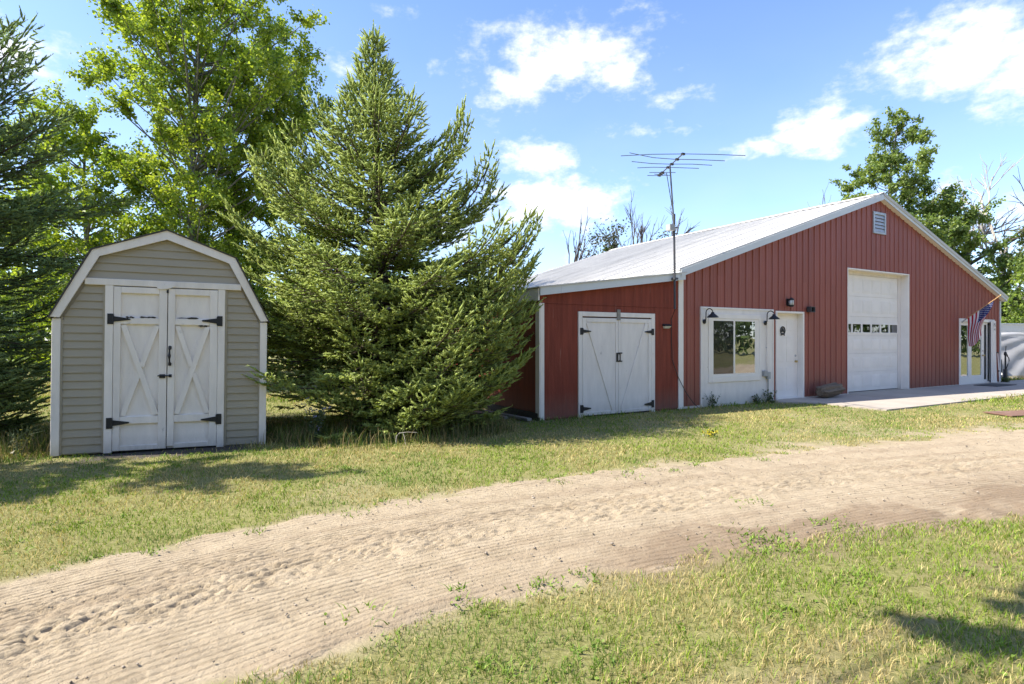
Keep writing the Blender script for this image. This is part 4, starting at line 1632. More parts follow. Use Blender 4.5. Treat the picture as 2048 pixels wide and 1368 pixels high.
# white trailer and tarp covered load beyond the barn's right end
tr = tag(empty('white_trailer', (18.2, 24.2, 0), (0, 0, R_(6))), 'long white box trailer behind the tarp at the far right', 'trailer')
MB().box(0, 7, 0, 2.2, .35, 2.12).build('body', M['white'], tr)
MB().box(-.03, 7.03, -.03, 2.23, 2.12, 2.17).build('roof', M['fascia'], tr)
for x in (2.5, 3.3):
    MB().lathe([(.18, -.02), (.33, 0), (.33, .2), (.18, .22)], (x, -.02, .33), 'y', 16).build('wheel', M['black'], tr)
tp = tag(empty('tarp_cover', (18.3, 21.6, 0), (0, 0, R_(4))), 'pale wrinkled tarp draped over a load beside the barn corner', 'tarp')
nx_t, nz_t = 40, 18
vs_, fs = [], []
for j in range(nz_t + 1):
    for i in range(nx_t + 1):
        u, v = i / nx_t, j / nz_t
        x = u * 1.95
        ang = math.atan2(1.06 - v, 1.05 - u)
        fold = .018 * math.sin(ang * 27 + 2 * math.sin(ang * 5)) * min(1, 1.5 * math.hypot(1.05 - u, 1.06 - v)) + .012 * math.sin(u * 9 + v * 11)
        vs_.append((x, fold - .15 * (1 - v), .10 + v * 1.62 + .03 * math.sin(u * 5)))
nrow = nx_t + 1
top0 = len(vs_)
for i in range(nx_t + 1):
    u = i / nx_t
    vs_.append((u * 1.95, 1.8, 1.70 + .03 * math.sin(u * 6)))
for j in range(nz_t):
    for i in range(nx_t):
        a = j * nrow + i
        fs.append((a, a + 1, a + nrow + 1, a + nrow))
for i in range(nx_t):
    a = nz_t * nrow + i
    fs.append((a, a + 1, top0 + i + 1, top0 + i))
MB().add(vs_, fs).build('sheet', M['tarp'], tp, True)
MB().box(0.02, 1.9, .02, 1.7, .0, .14).build('skirt', M['white'], tp)
mb = MB()
vs_, fs = [], []
for j in range(9):
    for i in range(21):
        u, v = i / 20, j / 8
        vs_.append((1.93 + u * 2.2 + .05 * math.sin(v * 5), -.22 + .07 * math.sin(u * 17 + v * 2) - .1 * (1 - v), .02 + v * (1.62 - .25 * (1 - min(1, u * 6)))))
for j in range(8):
    for i in range(20):
        a = j * 21 + i
        fs.append((a, a + 1, a + 22, a + 21))
mb.add(vs_, fs).build('flap', M['tarp_grey'], tp, True)

# ================================================================== trees


def tubes_np(lines, sides=5):
    """lines: list of (points (n,3), radii (n,)) -> one vertex/face set"""
    V, F, n0 = [], [], 0
    ang = np.arange(sides) * 2 * PI / sides
    ca, sa = np.cos(ang), np.sin(ang)
    for P, r in lines:
        P = np.asarray(P, float)
        r = np.asarray(r, float)
        T = np.gradient(P, axis=0)
        T /= np.linalg.norm(T, axis=1)[:, None] + 1e-9
        up = np.where(np.abs(T[:, 2:3]) < .9, np.array([[0, 0, 1.0]]), np.array([[1.0, 0, 0]]))
        a = np.cross(T, up)
        a /= np.linalg.norm(a, axis=1)[:, None] + 1e-9
        b = np.cross(T, a)
        ring = P[:, None, :] + (a[:, None, :] * ca[None, :, None] + b[:, None, :] * sa[None, :, None]) * r[:, None, None]
        m_ = len(P)
        V.append(ring.reshape(-1, 3))
        i, k = np.meshgrid(np.arange(m_ - 1), np.arange(sides), indexing='ij')
        k2 = (k + 1) % sides
        F.append(np.stack([i * sides + k, i * sides + k2, (i + 1) * sides + k2, (i + 1) * sides + k], -1).reshape(-1, 4) + n0)
        n0 += m_ * sides
    return np.concatenate(V), np.concatenate(F)


def shoot_mesh(P, D, L, colr, rng, needles=8, rad=.019, nlen=.044, nw=.0105):
    """bottle-brush twigs: a spindle and a ruff of needles for each"""
    K = len(P)
    up = np.where(np.abs(D[:, 2:3]) < .9, np.array([[0, 0, 1.0]]), np.array([[1.0, 0, 0]]))
    a = np.cross(D, up)
    a /= np.linalg.norm(a, axis=1)[:, None]
    b = np.cross(D, a)
    V, F, CC = [], [], []
    th0 = rng.uniform(0, 2 * PI, K)
    mid = []
    for k in range(3):
        th = th0 + k * 2 * PI / 3
        mid.append(P + D * (L * .4)[:, None] + (a * np.cos(th)[:, None] + b * np.sin(th)[:, None]) * rad)
    tip = P + D * L[:, None]
    base = np.arange(K) * 5
    V.append(np.stack([P] + mid + [tip], 1).reshape(-1, 3))
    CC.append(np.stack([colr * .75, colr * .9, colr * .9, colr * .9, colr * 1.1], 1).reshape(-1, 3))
    for k in range(3):
        k2 = (k + 1) % 3
        F.append(np.stack([base, base + 1 + k, base + 1 + k2], 1))
        F.append(np.stack([base + 4, base + 1 + k2, base + 1 + k], 1))
    n0 = 5 * K
    th = rng.uniform(0, 2 * PI, (K, needles))
    tt = (np.arange(needles)[None, :] + rng.uniform(0, 1, (K, needles))) / needles
    root = P[:, None, :] + D[:, None, :] * (L[:, None] * tt)[:, :, None]
    radv = a[:, None, :] * np.cos(th)[:, :, None] + b[:, None, :] * np.sin(th)[:, :, None]
    nd = D[:, None, :] * .62 + radv * .78
    tipn = root + nd * (nlen * rng.uniform(.75, 1.2, (K, needles)))[:, :, None]
    side = np.cross(radv, D[:, None, :])
    side /= np.linalg.norm(side, axis=2)[:, :, None]
    v0 = root + side * nw
    v1 = root - side * nw
    V.append(np.stack([v0, v1, tipn], 2).reshape(-1, 3))
    cn = colr[:, None, :] * rng.uniform(.8, 1.2, (K, needles, 1))
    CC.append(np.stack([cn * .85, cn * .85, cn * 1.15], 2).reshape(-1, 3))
    idx = n0 + np.arange(K * needles * 3).reshape(-1, 3)
    F.append(idx)
    return np.concatenate(V), np.concatenate(F), np.concatenate(CC)


def rot_about(v, axis, ang):
    return Vector(v) @ Matrix.Rotation(-ang, 3, axis)


def spruce(loc, Ht, prof, nb, seed, label, elev=(-14, 52), upturn=34, zmin=.25, sec_step=.125, sh_step=.075, stretch=1.0, trunk_r=.15, extra=(), az_skip=None, group=None,
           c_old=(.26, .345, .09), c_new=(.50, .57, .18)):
    rng = np.random.default_rng(seed)
    root = tag(empty('spruce_tree', loc), label, 'tree', group)
    lines = []
    zs = np.linspace(-.1, Ht, 14)
    wob = np.cumsum(rng.normal(0, .012, (14, 2)), axis=0)
    trunkP = np.c_[wob, zs]
    lines.append((trunkP, trunk_r * (1 - (zs + .1) / (Ht + .1)) ** .8 + .006))
    SP, SDn, SL, SC = [], [], [], []
    specs = []
    for i in range(nb):
        f = ((i + rng.uniform(0, 1)) / nb)
        f = f ** 1.05
        specs.append((zmin + f * (Ht - zmin - .15), i * 2.39996 + rng.uniform(-.35, .35), rng.uniform(.78, 1.14), None, None))
    specs += list(extra)
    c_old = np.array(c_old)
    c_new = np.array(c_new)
    for (z0, az_, lm, e_over, up_over) in specs:
        f = z0 / Ht
        Lb = prof(z0) * lm
        if az_skip is not None and az_skip(z0, az_):
            continue
        e0 = R_(elev[0] + (elev[1] - elev[0]) * f ** 1.15 + rng.uniform(-7, 7)) if e_over is None else R_(e_over)
        up_t = R_(upturn * (1 - .45 * f) * rng.uniform(.5, 1.35)) if up_over is None else R_(up_over)
        n = 9
        # length counted horizontally
        Ltot = Lb / max(.35, math.cos((e0 + up_t * .35)))
        Ltot = min(Ltot, Lb * 1.35)
        ds = Ltot / (n - 1)
        px = np.interp(z0, zs, trunkP[:, 0])
        py = np.interp(z0, zs, trunkP[:, 1])
        P = [np.array([px, py, z0])]
        bend = rng.uniform(-.25, .25)
        dirs = []
        for k in range(n - 1):
            u = k / (n - 2)
            e = e0 - R_(9) * math.sin(u * PI) * (1 - f) + up_t * u ** 2.0
            a_ = az_ + bend * u
            d = np.array([math.cos(e) * math.cos(a_), math.cos(e) * math.sin(a_), math.sin(e)])
            dirs.append(d)
            P.append(P[-1] + d * ds)
        P = np.array(P)
        if P[:, 2].min() < .05:
            P[:, 2] = np.maximum(P[:, 2], .05 + .02 * rng.uniform())
        dirs.append(dirs[-1])
        dirs = np.array(dirs)
        r0 = .006 + .011 * Ltot
        lines.append((P, np.linspace(r0, .004, n)))
        # secondaries
        ss = np.arange(Ltot * .12, Ltot * .985, sec_step)
        for q, s in enumerate(ss):
            u = s / Ltot
            pos = np.array([np.interp(u * (n - 1), np.arange(n), P[:, j]) for j in range(3)])
            d = np.array([np.interp(u * (n - 1), np.arange(n), dirs[:, j]) for j in range(3)])
            d /= np.linalg.norm(d)
            latv = np.cross(d, [0, 0, 1.0])
            ln = np.linalg.norm(latv)
            latv = latv / ln if ln > .05 else np.array([1.0, 0, 0])
            upv = np.cross(latv, d)
            for sd in (-1, 1):
                l2 = (.10 + .40 * Ltot * (1 - u) ** .85 * min(1, .35 + u * 2.2)) * rng.uniform(.65, 1.15)
                l2 = min(l2, .85)
                if rng.uniform() < .06:
                    continue
                d2 = d * .72 + latv * sd * rng.uniform(.65, .9) + upv * rng.uniform(-.12, .22)
                d2 /= np.linalg.norm(d2)
                m_ = max(2, int(l2 / sh_step))
                t_ = (np.arange(m_) + rng.uniform(.2, .8)) / m_
                droop = -.34 * l2 * np.sin(t_ * 2.3)
                pp = pos[None, :] + d2[None, :] * (t_ * l2)[:, None]
                pp[:, 2] += droop * (1 - f)
                lat2 = np.cross(d2, upv)
                lat2 /= np.linalg.norm(lat2)
                sg = np.where(np.arange(m_) % 2 == 0, 1, -1)
                dd = d2[None, :] * .75 + lat2[None, :] * (sg * rng.uniform(.4, .85, m_))[:, None] + upv[None, :] * rng.uniform(-.25, .35, (m_, 1))
                dd[:, 2] += rng.uniform(-.08, .12, m_)
                ll = rng.uniform(.085, .155, m_) * (1.0 - .25 * t_)
                # tip shoot
                pp = np.r_[pp, (pos + d2 * l2 * .96)[None, :] + np.array([[0, 0, droop[-1] * (1 - f)]])]
                dd = np.r_[dd, (d2 + np.array([0, 0, .18]))[None, :]]
                ll = np.r_[ll, rng.uniform(.10, .17)]
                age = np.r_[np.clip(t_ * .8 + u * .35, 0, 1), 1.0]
                if m_ > 2:
                    lines.append((np.stack([pos, pos + d2 * l2 * .5 + np.array([0, 0, -.30 * l2 * (1 - f)]), pos + d2 * l2 * .98 + np.array([0, 0, droop[-1] * (1 - f)])]), np.array([.0045 + .004 * l2, .004, .002])))
                SP.append(pp)
                SDn.append(dd / np.linalg.norm(dd, axis=1)[:, None])
                SL.append(ll)
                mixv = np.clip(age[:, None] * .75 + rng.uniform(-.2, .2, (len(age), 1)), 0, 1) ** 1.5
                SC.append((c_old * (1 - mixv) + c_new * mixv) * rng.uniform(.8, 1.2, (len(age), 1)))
        # leader shoots along the outer branch itself
        m_ = 5
        t_ = np.linspace(.75, 1.0, m_)
        pp = np.stack([np.interp(t_ * (n - 1), np.arange(n), P[:, j]) for j in range(3)], 1)
        SP.append(pp)
        SDn.append(np.repeat(dirs[-1:], m_, 0))
        SL.append(np.full(m_, .17))
        SC.append(np.repeat((c_old + c_new)[None, :] * .55, m_, 0))
    # leader of the tree
    m_ = 7
    pp = np.c_[np.full(m_, trunkP[-1, 0]), np.full(m_, trunkP[-1, 1]), np.linspace(Ht - .7, Ht, m_)]
    SP.append(pp)
    SDn.append(np.repeat(np.array([[0.05, 0, 1.0]]), m_, 0))
    SL.append(np.full(m_, .18))
    SC.append(np.repeat(c_old[None, :], m_, 0))
    P, D, L, Cc = np.concatenate(SP), np.concatenate(SDn), np.concatenate(SL), np.concatenate(SC)
    ok = P[:, 2] > .03
    P, D, L, Cc = P[ok], D[ok], L[ok], Cc[ok]
    D = D / np.linalg.norm(D, axis=1)[:, None]
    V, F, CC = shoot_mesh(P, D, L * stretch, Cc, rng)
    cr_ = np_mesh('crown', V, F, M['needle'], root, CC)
    cr_['kind'] = 'stuff'
    V, F = tubes_np(lines, 4)
    np_mesh('trunk', V, F, M['dark_bark'], root)
    return len(P)


def interp_prof(pts):
    zs_, rs_ = [p[0] for p in pts], [p[1] for p in pts]
    return lambda z: float(np.interp(z, zs_, rs_))


nsh = 0
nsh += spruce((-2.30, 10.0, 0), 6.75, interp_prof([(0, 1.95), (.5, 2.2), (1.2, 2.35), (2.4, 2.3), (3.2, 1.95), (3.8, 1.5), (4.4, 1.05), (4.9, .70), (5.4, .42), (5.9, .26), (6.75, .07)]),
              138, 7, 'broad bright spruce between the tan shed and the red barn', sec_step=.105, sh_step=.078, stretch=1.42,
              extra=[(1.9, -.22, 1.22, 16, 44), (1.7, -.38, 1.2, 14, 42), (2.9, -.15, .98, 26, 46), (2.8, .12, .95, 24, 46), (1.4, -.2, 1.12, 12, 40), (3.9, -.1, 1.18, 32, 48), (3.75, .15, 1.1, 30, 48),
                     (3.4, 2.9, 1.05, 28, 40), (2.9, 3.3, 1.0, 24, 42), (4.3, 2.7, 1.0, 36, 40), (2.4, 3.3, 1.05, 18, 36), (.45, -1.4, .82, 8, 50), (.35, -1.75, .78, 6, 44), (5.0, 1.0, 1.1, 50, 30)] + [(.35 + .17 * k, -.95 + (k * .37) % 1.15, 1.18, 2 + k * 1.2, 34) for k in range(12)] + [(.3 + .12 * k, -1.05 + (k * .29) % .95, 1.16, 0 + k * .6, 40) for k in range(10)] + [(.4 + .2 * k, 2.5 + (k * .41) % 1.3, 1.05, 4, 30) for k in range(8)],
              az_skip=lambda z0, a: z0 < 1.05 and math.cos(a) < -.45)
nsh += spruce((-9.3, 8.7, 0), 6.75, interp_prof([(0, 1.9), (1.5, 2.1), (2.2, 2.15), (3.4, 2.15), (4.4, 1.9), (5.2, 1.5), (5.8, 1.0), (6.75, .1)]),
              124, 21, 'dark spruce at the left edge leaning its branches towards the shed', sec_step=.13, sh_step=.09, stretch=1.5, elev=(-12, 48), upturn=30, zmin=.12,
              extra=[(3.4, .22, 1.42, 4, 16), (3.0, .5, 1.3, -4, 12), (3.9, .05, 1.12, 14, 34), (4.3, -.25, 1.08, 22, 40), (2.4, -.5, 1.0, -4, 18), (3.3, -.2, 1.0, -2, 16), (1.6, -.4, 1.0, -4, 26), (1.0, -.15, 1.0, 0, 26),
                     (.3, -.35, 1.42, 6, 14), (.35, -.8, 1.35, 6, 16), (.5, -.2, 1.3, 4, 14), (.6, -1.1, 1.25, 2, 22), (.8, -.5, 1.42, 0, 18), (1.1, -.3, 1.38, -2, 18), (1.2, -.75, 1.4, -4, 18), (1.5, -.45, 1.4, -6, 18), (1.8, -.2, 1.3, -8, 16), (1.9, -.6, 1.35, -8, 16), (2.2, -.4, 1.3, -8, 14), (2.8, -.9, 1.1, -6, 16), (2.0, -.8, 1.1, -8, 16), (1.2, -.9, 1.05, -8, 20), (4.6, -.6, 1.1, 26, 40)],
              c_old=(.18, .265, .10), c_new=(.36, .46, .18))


def leaves_np(P, rng, size, cols, upbias=.35, hang=.25):
    K = len(P)
    n_ = rng.normal(0, 1, (K, 3))
    n_[:, 2] += upbias * 2
    n_ /= np.linalg.norm(n_, axis=1)[:, None]
    d = rng.normal(0, 1, (K, 3))
    d[:, 2] -= hang * 2
    d -= n_ * (d * n_).sum(1)[:, None]
    d /= np.linalg.norm(d, axis=1)[:, None]
    s = np.cross(n_, d)
    sz = size * rng.uniform(.65, 1.25, K)[:, None]
    fold = n_ * sz * rng.uniform(.0, .22, (K, 1))
    base, tip = P, P + d * sz
    l_ = P + d * sz * .42 + s * sz * .42 + fold
    r_ = P + d * sz * .42 - s * sz * .42 + fold
    V = np.stack([base, l_, tip, r_], 1).reshape(-1, 3)
    i = np.arange(K) * 4
    F = np.concatenate([np.stack([i, i + 1, i + 2], 1), np.stack([i, i + 2, i + 3], 1)])
    return V, F, np.repeat(cols, 4, 0)


def broadleaf(name, loc, label, cat, trunk, tr0, clumps, nleaf, size, c1, c2, seed, group=None, bark='bark', branch_from=.25, twig=.9, sub=9, parts=True):
    """trunk: points relative to loc; clumps: (x, y, z, radius)"""
    rng = np.random.default_rng(seed)
    root = tag(empty(name, loc), label, cat, group)
    trunk = np.asarray(trunk, float)
    n = len(trunk)
    lines = [(trunk, np.linspace(tr0, .02, n))]
    zt = trunk[:, 2]
    P, CC = [], []
    tot = sum(c[3] ** 2.2 for c in clumps)
    c1, c2 = np.array(c1), np.array(c2)
    for (cx_, cy_, cz_, cr_) in clumps:
        zb_ = max(zt[0] + .1, min(cz_ - cr_ * .3 - .62 * math.hypot(cx_ - np.interp(cz_, zt, trunk[:, 0]), cy_ - np.interp(cz_, zt, trunk[:, 1])), zt[-1] - .05))
        a = np.array([np.interp(zb_, zt, trunk[:, 0]), np.interp(zb_, zt, trunk[:, 1]), zb_])
        c = np.array([cx_, cy_, cz_])
        b = (a + c) / 2 + np.array([0, 0, -.12 * np.linalg.norm(c - a)]) + rng.normal(0, .08, 3)
        t_ = np.linspace(0, 1, 7)[:, None]
        curve = a * (1 - t_) ** 2 + 2 * b * t_ * (1 - t_) + c * t_ ** 2
        rb = min(tr0 * .40, .008 + .0095 * np.linalg.norm(c - a))
        lines.append((curve, np.linspace(rb, .008, 7)))
        k = int(nleaf * cr_ ** 2.2 / tot)
        nt_ = max(4, int(sub * cr_ ** .6))
        dirs = rng.normal(0, 1, (nt_, 3))
        dirs[:, 2] = dirs[:, 2] * .75 + .25
        dirs /= np.linalg.norm(dirs, axis=1)[:, None]
        lens = cr_ * rng.uniform(.55, 1.15, nt_)
        near_ = np.where(np.linalg.norm(curve - c, axis=1) < .9 * cr_)[0]
        st_ = curve[near_[rng.integers(0, len(near_), nt_)]]
        for q in range(nt_):
            e = st_[q] + dirs[q] * lens[q]
            mid_ = (st_[q] + e) / 2 + rng.normal(0, .06 * cr_, 3)
            lines.append((np.stack([st_[q], mid_, e]), np.array([.010, .007, .003]) * max(1, size / .09)))
        w_ = rng.integers(0, nt_, k)
        u = rng.beta(1.6, 1.0, k)
        pts = st_[w_] + dirs[w_] * (lens[w_] * u)[:, None] + rng.normal(0, 1, (k, 3)) * (.16 * cr_ * twig * (.5 + .5 * u))[:, None]
        P.append(pts)
        m_ = np.clip(rng.normal(.45, .28, (k, 1)) + rng.normal(0, .12), 0, 1)
        CC.append((c1 * (1 - m_) + c2 * m_) * rng.uniform(.85, 1.15, (k, 1)))
    P, CC = np.concatenate(P), np.concatenate(CC)
    ok = P[:, 2] > .05
    V, F, CV = leaves_np(P[ok], rng, size, CC[ok])
    cr_ = np_mesh('crown', V, F, M['leaf'], root, CV)
    cr_['kind'] = 'stuff'
    V, F = tubes_np(lines, 5)
    np_mesh('trunk', V, F, M[bark], root)
    return root


def envelope_clumps(rng, prof, z0, z1, n, cx_fn, depth=1.0, rad=(.5, .95), shell=.55):
    out_ = []
    tries = 0
    while len(out_) < n and tries < n * 60:
        tries += 1
        z = rng.uniform(z0, z1)
        Rm = prof(z)
        if rng.uniform() > (Rm / max(prof(q) for q in np.linspace(z0, z1, 20))) ** 1.2 + .1:
            continue
        a = rng.uniform(0, 2 * PI)
        q = math.sqrt(rng.uniform(shell ** 2 * .3, 1))
        r_ = rng.uniform(*rad)
        x = cx_fn(z) + math.cos(a) * (Rm - r_ * .5) * q
        y = math.sin(a) * (Rm - r_ * .5) * q * depth
        if any((x - o[0]) ** 2 + (y - o[1]) ** 2 + (z - o[2]) ** 2 < (.62 * (r_ + o[3])) ** 2 for o in out_):
            continue
        out_.append((x, y, z, r_))
    return out_


rng0 = np.random.default_rng(77)
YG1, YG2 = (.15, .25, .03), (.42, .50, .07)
# the tall poplars behind the shed
pa = interp_prof([(1.6, 1.3), (3, 1.9), (4.5, 2.2), (5.6, 2.4), (7, 2.8), (8, 3.2), (9.4, 3.7), (11, 3.4), (12.5, 2.4), (13.5, 1.0)])
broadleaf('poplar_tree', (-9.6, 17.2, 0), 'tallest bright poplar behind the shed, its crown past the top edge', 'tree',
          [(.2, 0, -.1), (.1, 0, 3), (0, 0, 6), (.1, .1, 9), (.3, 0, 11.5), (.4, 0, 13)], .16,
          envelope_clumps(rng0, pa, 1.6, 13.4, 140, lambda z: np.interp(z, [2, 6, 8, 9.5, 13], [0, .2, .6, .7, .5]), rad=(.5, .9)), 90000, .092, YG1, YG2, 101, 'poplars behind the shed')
pb = interp_prof([(1.5, 1.4), (3, 1.8), (5, 2.1), (6.6, 2.2), (8, 2.3), (9.5, 2.3), (11, 1.5), (11.8, .5)])
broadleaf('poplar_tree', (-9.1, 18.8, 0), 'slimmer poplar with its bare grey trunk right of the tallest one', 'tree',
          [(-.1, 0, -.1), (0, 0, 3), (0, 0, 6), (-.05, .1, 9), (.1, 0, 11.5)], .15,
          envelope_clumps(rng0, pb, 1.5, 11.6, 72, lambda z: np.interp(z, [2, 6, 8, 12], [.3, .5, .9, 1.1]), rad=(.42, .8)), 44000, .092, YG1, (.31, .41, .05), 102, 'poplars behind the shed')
pc = interp_prof([(.8, 1.8), (2.2, 2.5), (4, 3.0), (5.6, 3.0), (7.0, 2.5), (8.2, 1.5), (9.0, .5)])
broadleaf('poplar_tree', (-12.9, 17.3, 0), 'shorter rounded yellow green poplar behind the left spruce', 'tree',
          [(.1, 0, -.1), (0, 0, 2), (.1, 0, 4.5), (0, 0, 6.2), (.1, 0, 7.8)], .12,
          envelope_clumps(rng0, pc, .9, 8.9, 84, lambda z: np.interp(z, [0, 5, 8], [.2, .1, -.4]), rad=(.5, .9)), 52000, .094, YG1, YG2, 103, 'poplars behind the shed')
pd_ = interp_prof([(.4, 1.9), (2.2, 2.4), (4.5, 2.2), (6, 1.6), (7.5, .7)])
for i, (x, y_, sc, lab) in enumerate(((-18.5, 22.5, 1.15, 'leafy tree deep behind the shed, farthest left in the woods'), (-15.0, 25.5, 1.0, 'leafy tree in the woods behind the tan shed, left of its roof peak'),
                                      (-12.0, 24.0, .8, 'low leafy tree behind the shed, seen between the poplar trunks'), (-9.3, 27, .95, 'leafy tree far back between the shed and the spruce'),
                                      (-6.5, 30, .8, 'small leafy tree in the gap beyond the sunlit grass'))):
    cl_ = [(a * sc, b * sc, c * sc, d * sc) for a, b, c, d in envelope_clumps(rng0, pd_, .5, 7.4, 34, lambda z: 0, rad=(.65, 1.1))]
    broadleaf('woodland_tree', (x, y_, 0), lab, 'tree', [(0, 0, -.1), (.1, 0, 2 * sc), (0, 0, 4.5 * sc), (.1, 0, 7 * sc)], .14, cl_, 9000, .17, (.08, .15, .028), (.23, .31, .055), 120 + i, 'woodland trees behind the shed', twig=1.1)

# cottonwood behind the barn roof
pr_ = interp_prof([(5, 2.2), (7, 3.1), (9, 3.3), (11, 2.9), (12.6, 2.0), (14, 1.0), (14.6, .4)])
broadleaf('cottonwood_tree', (21.6, 32.5, 0), 'tall cottonwood rising behind the barn ridge at the right', 'tree',
          [(.2, 0, -.1), (0, 0, 5), (-.3, 0, 8), (-.2, 0, 11), (.3, 0, 14.3)], .24,
          envelope_clumps(rng0, pr_, 5.2, 14.5, 64, lambda z: np.interp(z, [4, 8, 11, 14.6], [.5, .2, -.3, .3]), rad=(.55, .95), shell=.5), 30000, .15, (.11, .18, .045), (.30, .38, .10), 141)
pr2 = interp_prof([(2, 2.4), (4, 3.1), (6, 3.0), (8, 2.3), (9.6, .9)])
broadleaf('broadleaf_tree', (25.4, 32, 0), 'leafy tree showing above the right slope of the barn roof', 'tree',
          [(0, 0, -.1), (.1, 0, 3), (0, 0, 6), (-.2, 0, 8.6)], .18,
          envelope_clumps(rng0, pr2, 2.2, 9.0, 42, lambda z: np.interp(z, [2, 9], [.6, -.5]), rad=(.55, 1.0)), 22000, .15, (.11, .18, .045), (.30, .39, .10), 142)
pr3 = interp_prof([(5, 1.4), (7.5, 1.6), (8.8, .9), (9.4, .3)])
broadleaf('broadleaf_tree', (18.6, 31.5, 0), 'yellowish bushy tree top left of the tall cottonwood', 'tree',
          [(0, 0, -.1), (.1, 0, 4), (0, 0, 9)], .15,
          envelope_clumps(rng0, pr3, 5, 9.2, 20, lambda z: np.interp(z, [5, 9], [.2, .2]), rad=(.5, .8)), 5200, .17, (.12, .145, .03), (.29, .29, .075), 143)
for i, (x, y_, hh, rr_, lab, ca, cb) in enumerate(((24.6, 27.2, 4.6, 1.7, 'bright green round bush tree behind the tarp at far right', (.11, .18, .03), (.29, .38, .07)),
                                                  (27.8, 31.0, 7.2, 2.3, 'olive green tree behind the bright bush at far right', (.075, .11, .032), (.21, .245, .07)),
                                                  (25.0, 33.5, 6.2, 2.2, 'dark green tree between the barn roof end and the bright bush', (.07, .11, .03), (.19, .24, .065)),
                                                  (28.2, 27.5, 5.2, 2.2, 'bright bush tree cut by the right edge of the photo', (.11, .18, .03), (.28, .37, .07)))):
    pf = interp_prof([(.3, rr_ * .9), (hh * .4, rr_), (hh * .75, rr_ * .75), (hh, .3)])
    broadleaf('bush_tree', (x, y_, 0), lab, 'tree', [(0, 0, -.1), (.1, 0, hh * .5), (0, 0, hh * .9)], .12,
              envelope_clumps(rng0, pf, .4, hh, 40, lambda z: 0, rad=(.5, .9)), 7500, .15, ca, cb, 150 + i, 'leafy trees beyond the barn end', twig=1.1)


def bare_tree(name, loc, label, seed, hgt, spread, r0, levels=4, group=None, m_='dead', lean=(0, 0), leafy=0, droop=0.0):
    rng = np.random.default_rng(seed)
    root = tag(empty(name, loc), label, 'tree', group)
    lines, tips = [], []

    def grow(p, d, l, r, lv):
        n = 5
        pts = [p]
        for k in range(n - 1):
            d = d + rng.normal(0, .12, 3) + np.array([0, 0, .05 - droop * (levels - lv) * .05])
            d = d / np.linalg.norm(d)
            pts.append(pts[-1] + d * l / (n - 1))
        pts = np.array(pts)
        lines.append((pts, np.linspace(r, r * .5, n)))
        if lv == 0:
            tips.append(pts[-1])
            return
        nbr = rng.integers(3, 6) if lv > 1 else rng.integers(2, 4)
        for _ in range(nbr):
            k = rng.uniform(.3 if lv < levels else .42, 1.0)
            q = np.array([np.interp(k * (n - 1), np.arange(n), pts[:, j]) for j in range(3)])
            a = rng.uniform(0, 2 * PI)
            t_ = pts[-1] - pts[-2]
            t_ = t_ / np.linalg.norm(t_)
            u_ = np.cross(t_, [.3, .9, .2])
            u_ /= np.linalg.norm(u_)
            v_ = np.cross(t_, u_)
            d2 = t_ + (u_ * math.cos(a) + v_ * math.sin(a)) * spread * rng.uniform(.6, 1.2)
            grow(q, d2 / np.linalg.norm(d2), l * rng.uniform(.42, .68), r * .56, lv - 1)

    grow(np.array([0, 0, -.1]), np.array([lean[0], lean[1], 1.0]), hgt * .62, r0, levels)
    V, F = tubes_np(lines, 4)
    np_mesh('trunk', V, F, M[m_], root)
    if leafy:
        tp_ = np.array(tips)
        k = rng.integers(0, len(tp_), leafy)
        P = tp_[k] + rng.normal(0, .22, (leafy, 3))
        mm = rng.uniform(0, 1, (leafy, 1))
        V, F, CV = leaves_np(P, rng, .13, np.array([.09, .075, .05]) * (1 - mm) + np.array([.07, .095, .035]) * mm)
        o = np_mesh('crown', V, F, M['leaf'], root, CV)
        o['kind'] = 'stuff'
    return root


GD = 'dead bare trees beyond the barn'
bare_tree('dead_tree', (6.85, 32.5, 0), 'dead bare tree seen over the roof left of the antenna', 211, 8.4, .36, .13, 4, GD)
bare_tree('dead_tree', (6.9, 33.5, 0), 'second dead bare tree touching the antenna mast in the view', 212, 8.8, .34, .13, 4, GD)
bare_tree('dead_tree', (2.5, 31, 0), 'thin leaning bare snag close to the spruce tip over the roof', 203, 7.0, .30, .11, 3, GD)
bare_tree('dead_tree', (4.3, 33, 0), 'brownish half dead tree with sparse leaves above the roof', 204, 8.4, .62, .13, 4, GD, leafy=2600, droop=.6)
pq = interp_prof([(4, 1.1), (6, 1.1), (7.2, .3)])
broadleaf('broadleaf_tree', (5.6, 33, 0), 'small dark leafy tree between the dead trees over the roof', 'tree', [(0, 0, -.1), (0, 0, 7)], .1,
          envelope_clumps(rng0, pq, 4, 7.1, 10, lambda z: 0, rad=(.4, .6)), 1300, .15, (.04, .07, .02), (.10, .14, .04), 160)
bare_tree('dead_tree', (17.3, 31.5, 0), 'thin bare twin stem left of the yellowish tree top', 205, 11.4, .20, .08, 3, GD)
bare_tree('dead_tree', (26.3, 35.0, 0), 'bare dead tree right of the cottonwood over the roof slope', 206, 12.5, .55, .19, 4, GD)
bare_tree('dead_tree', (28.8, 34.5, 0), 'pale dead tree with forked limbs above the far right bushes', 207, 11.5, .65, .19, 4, GD, 'dead_pale')
bare_tree('dead_tree', (31.6, 35.0, 0), 'dead tree at the right edge above the olive tree', 208, 12.0, .62, .19, 4, GD)
bare_tree('dead_tree', (-4.0, 19.5, 0), 'thin bare branches between the poplars and the spruce top', 209, 9.0, .30, .07, 3, GD)
sp_ = interp_prof([(5.5, .9), (7.2, .6), (8.4, .12)])
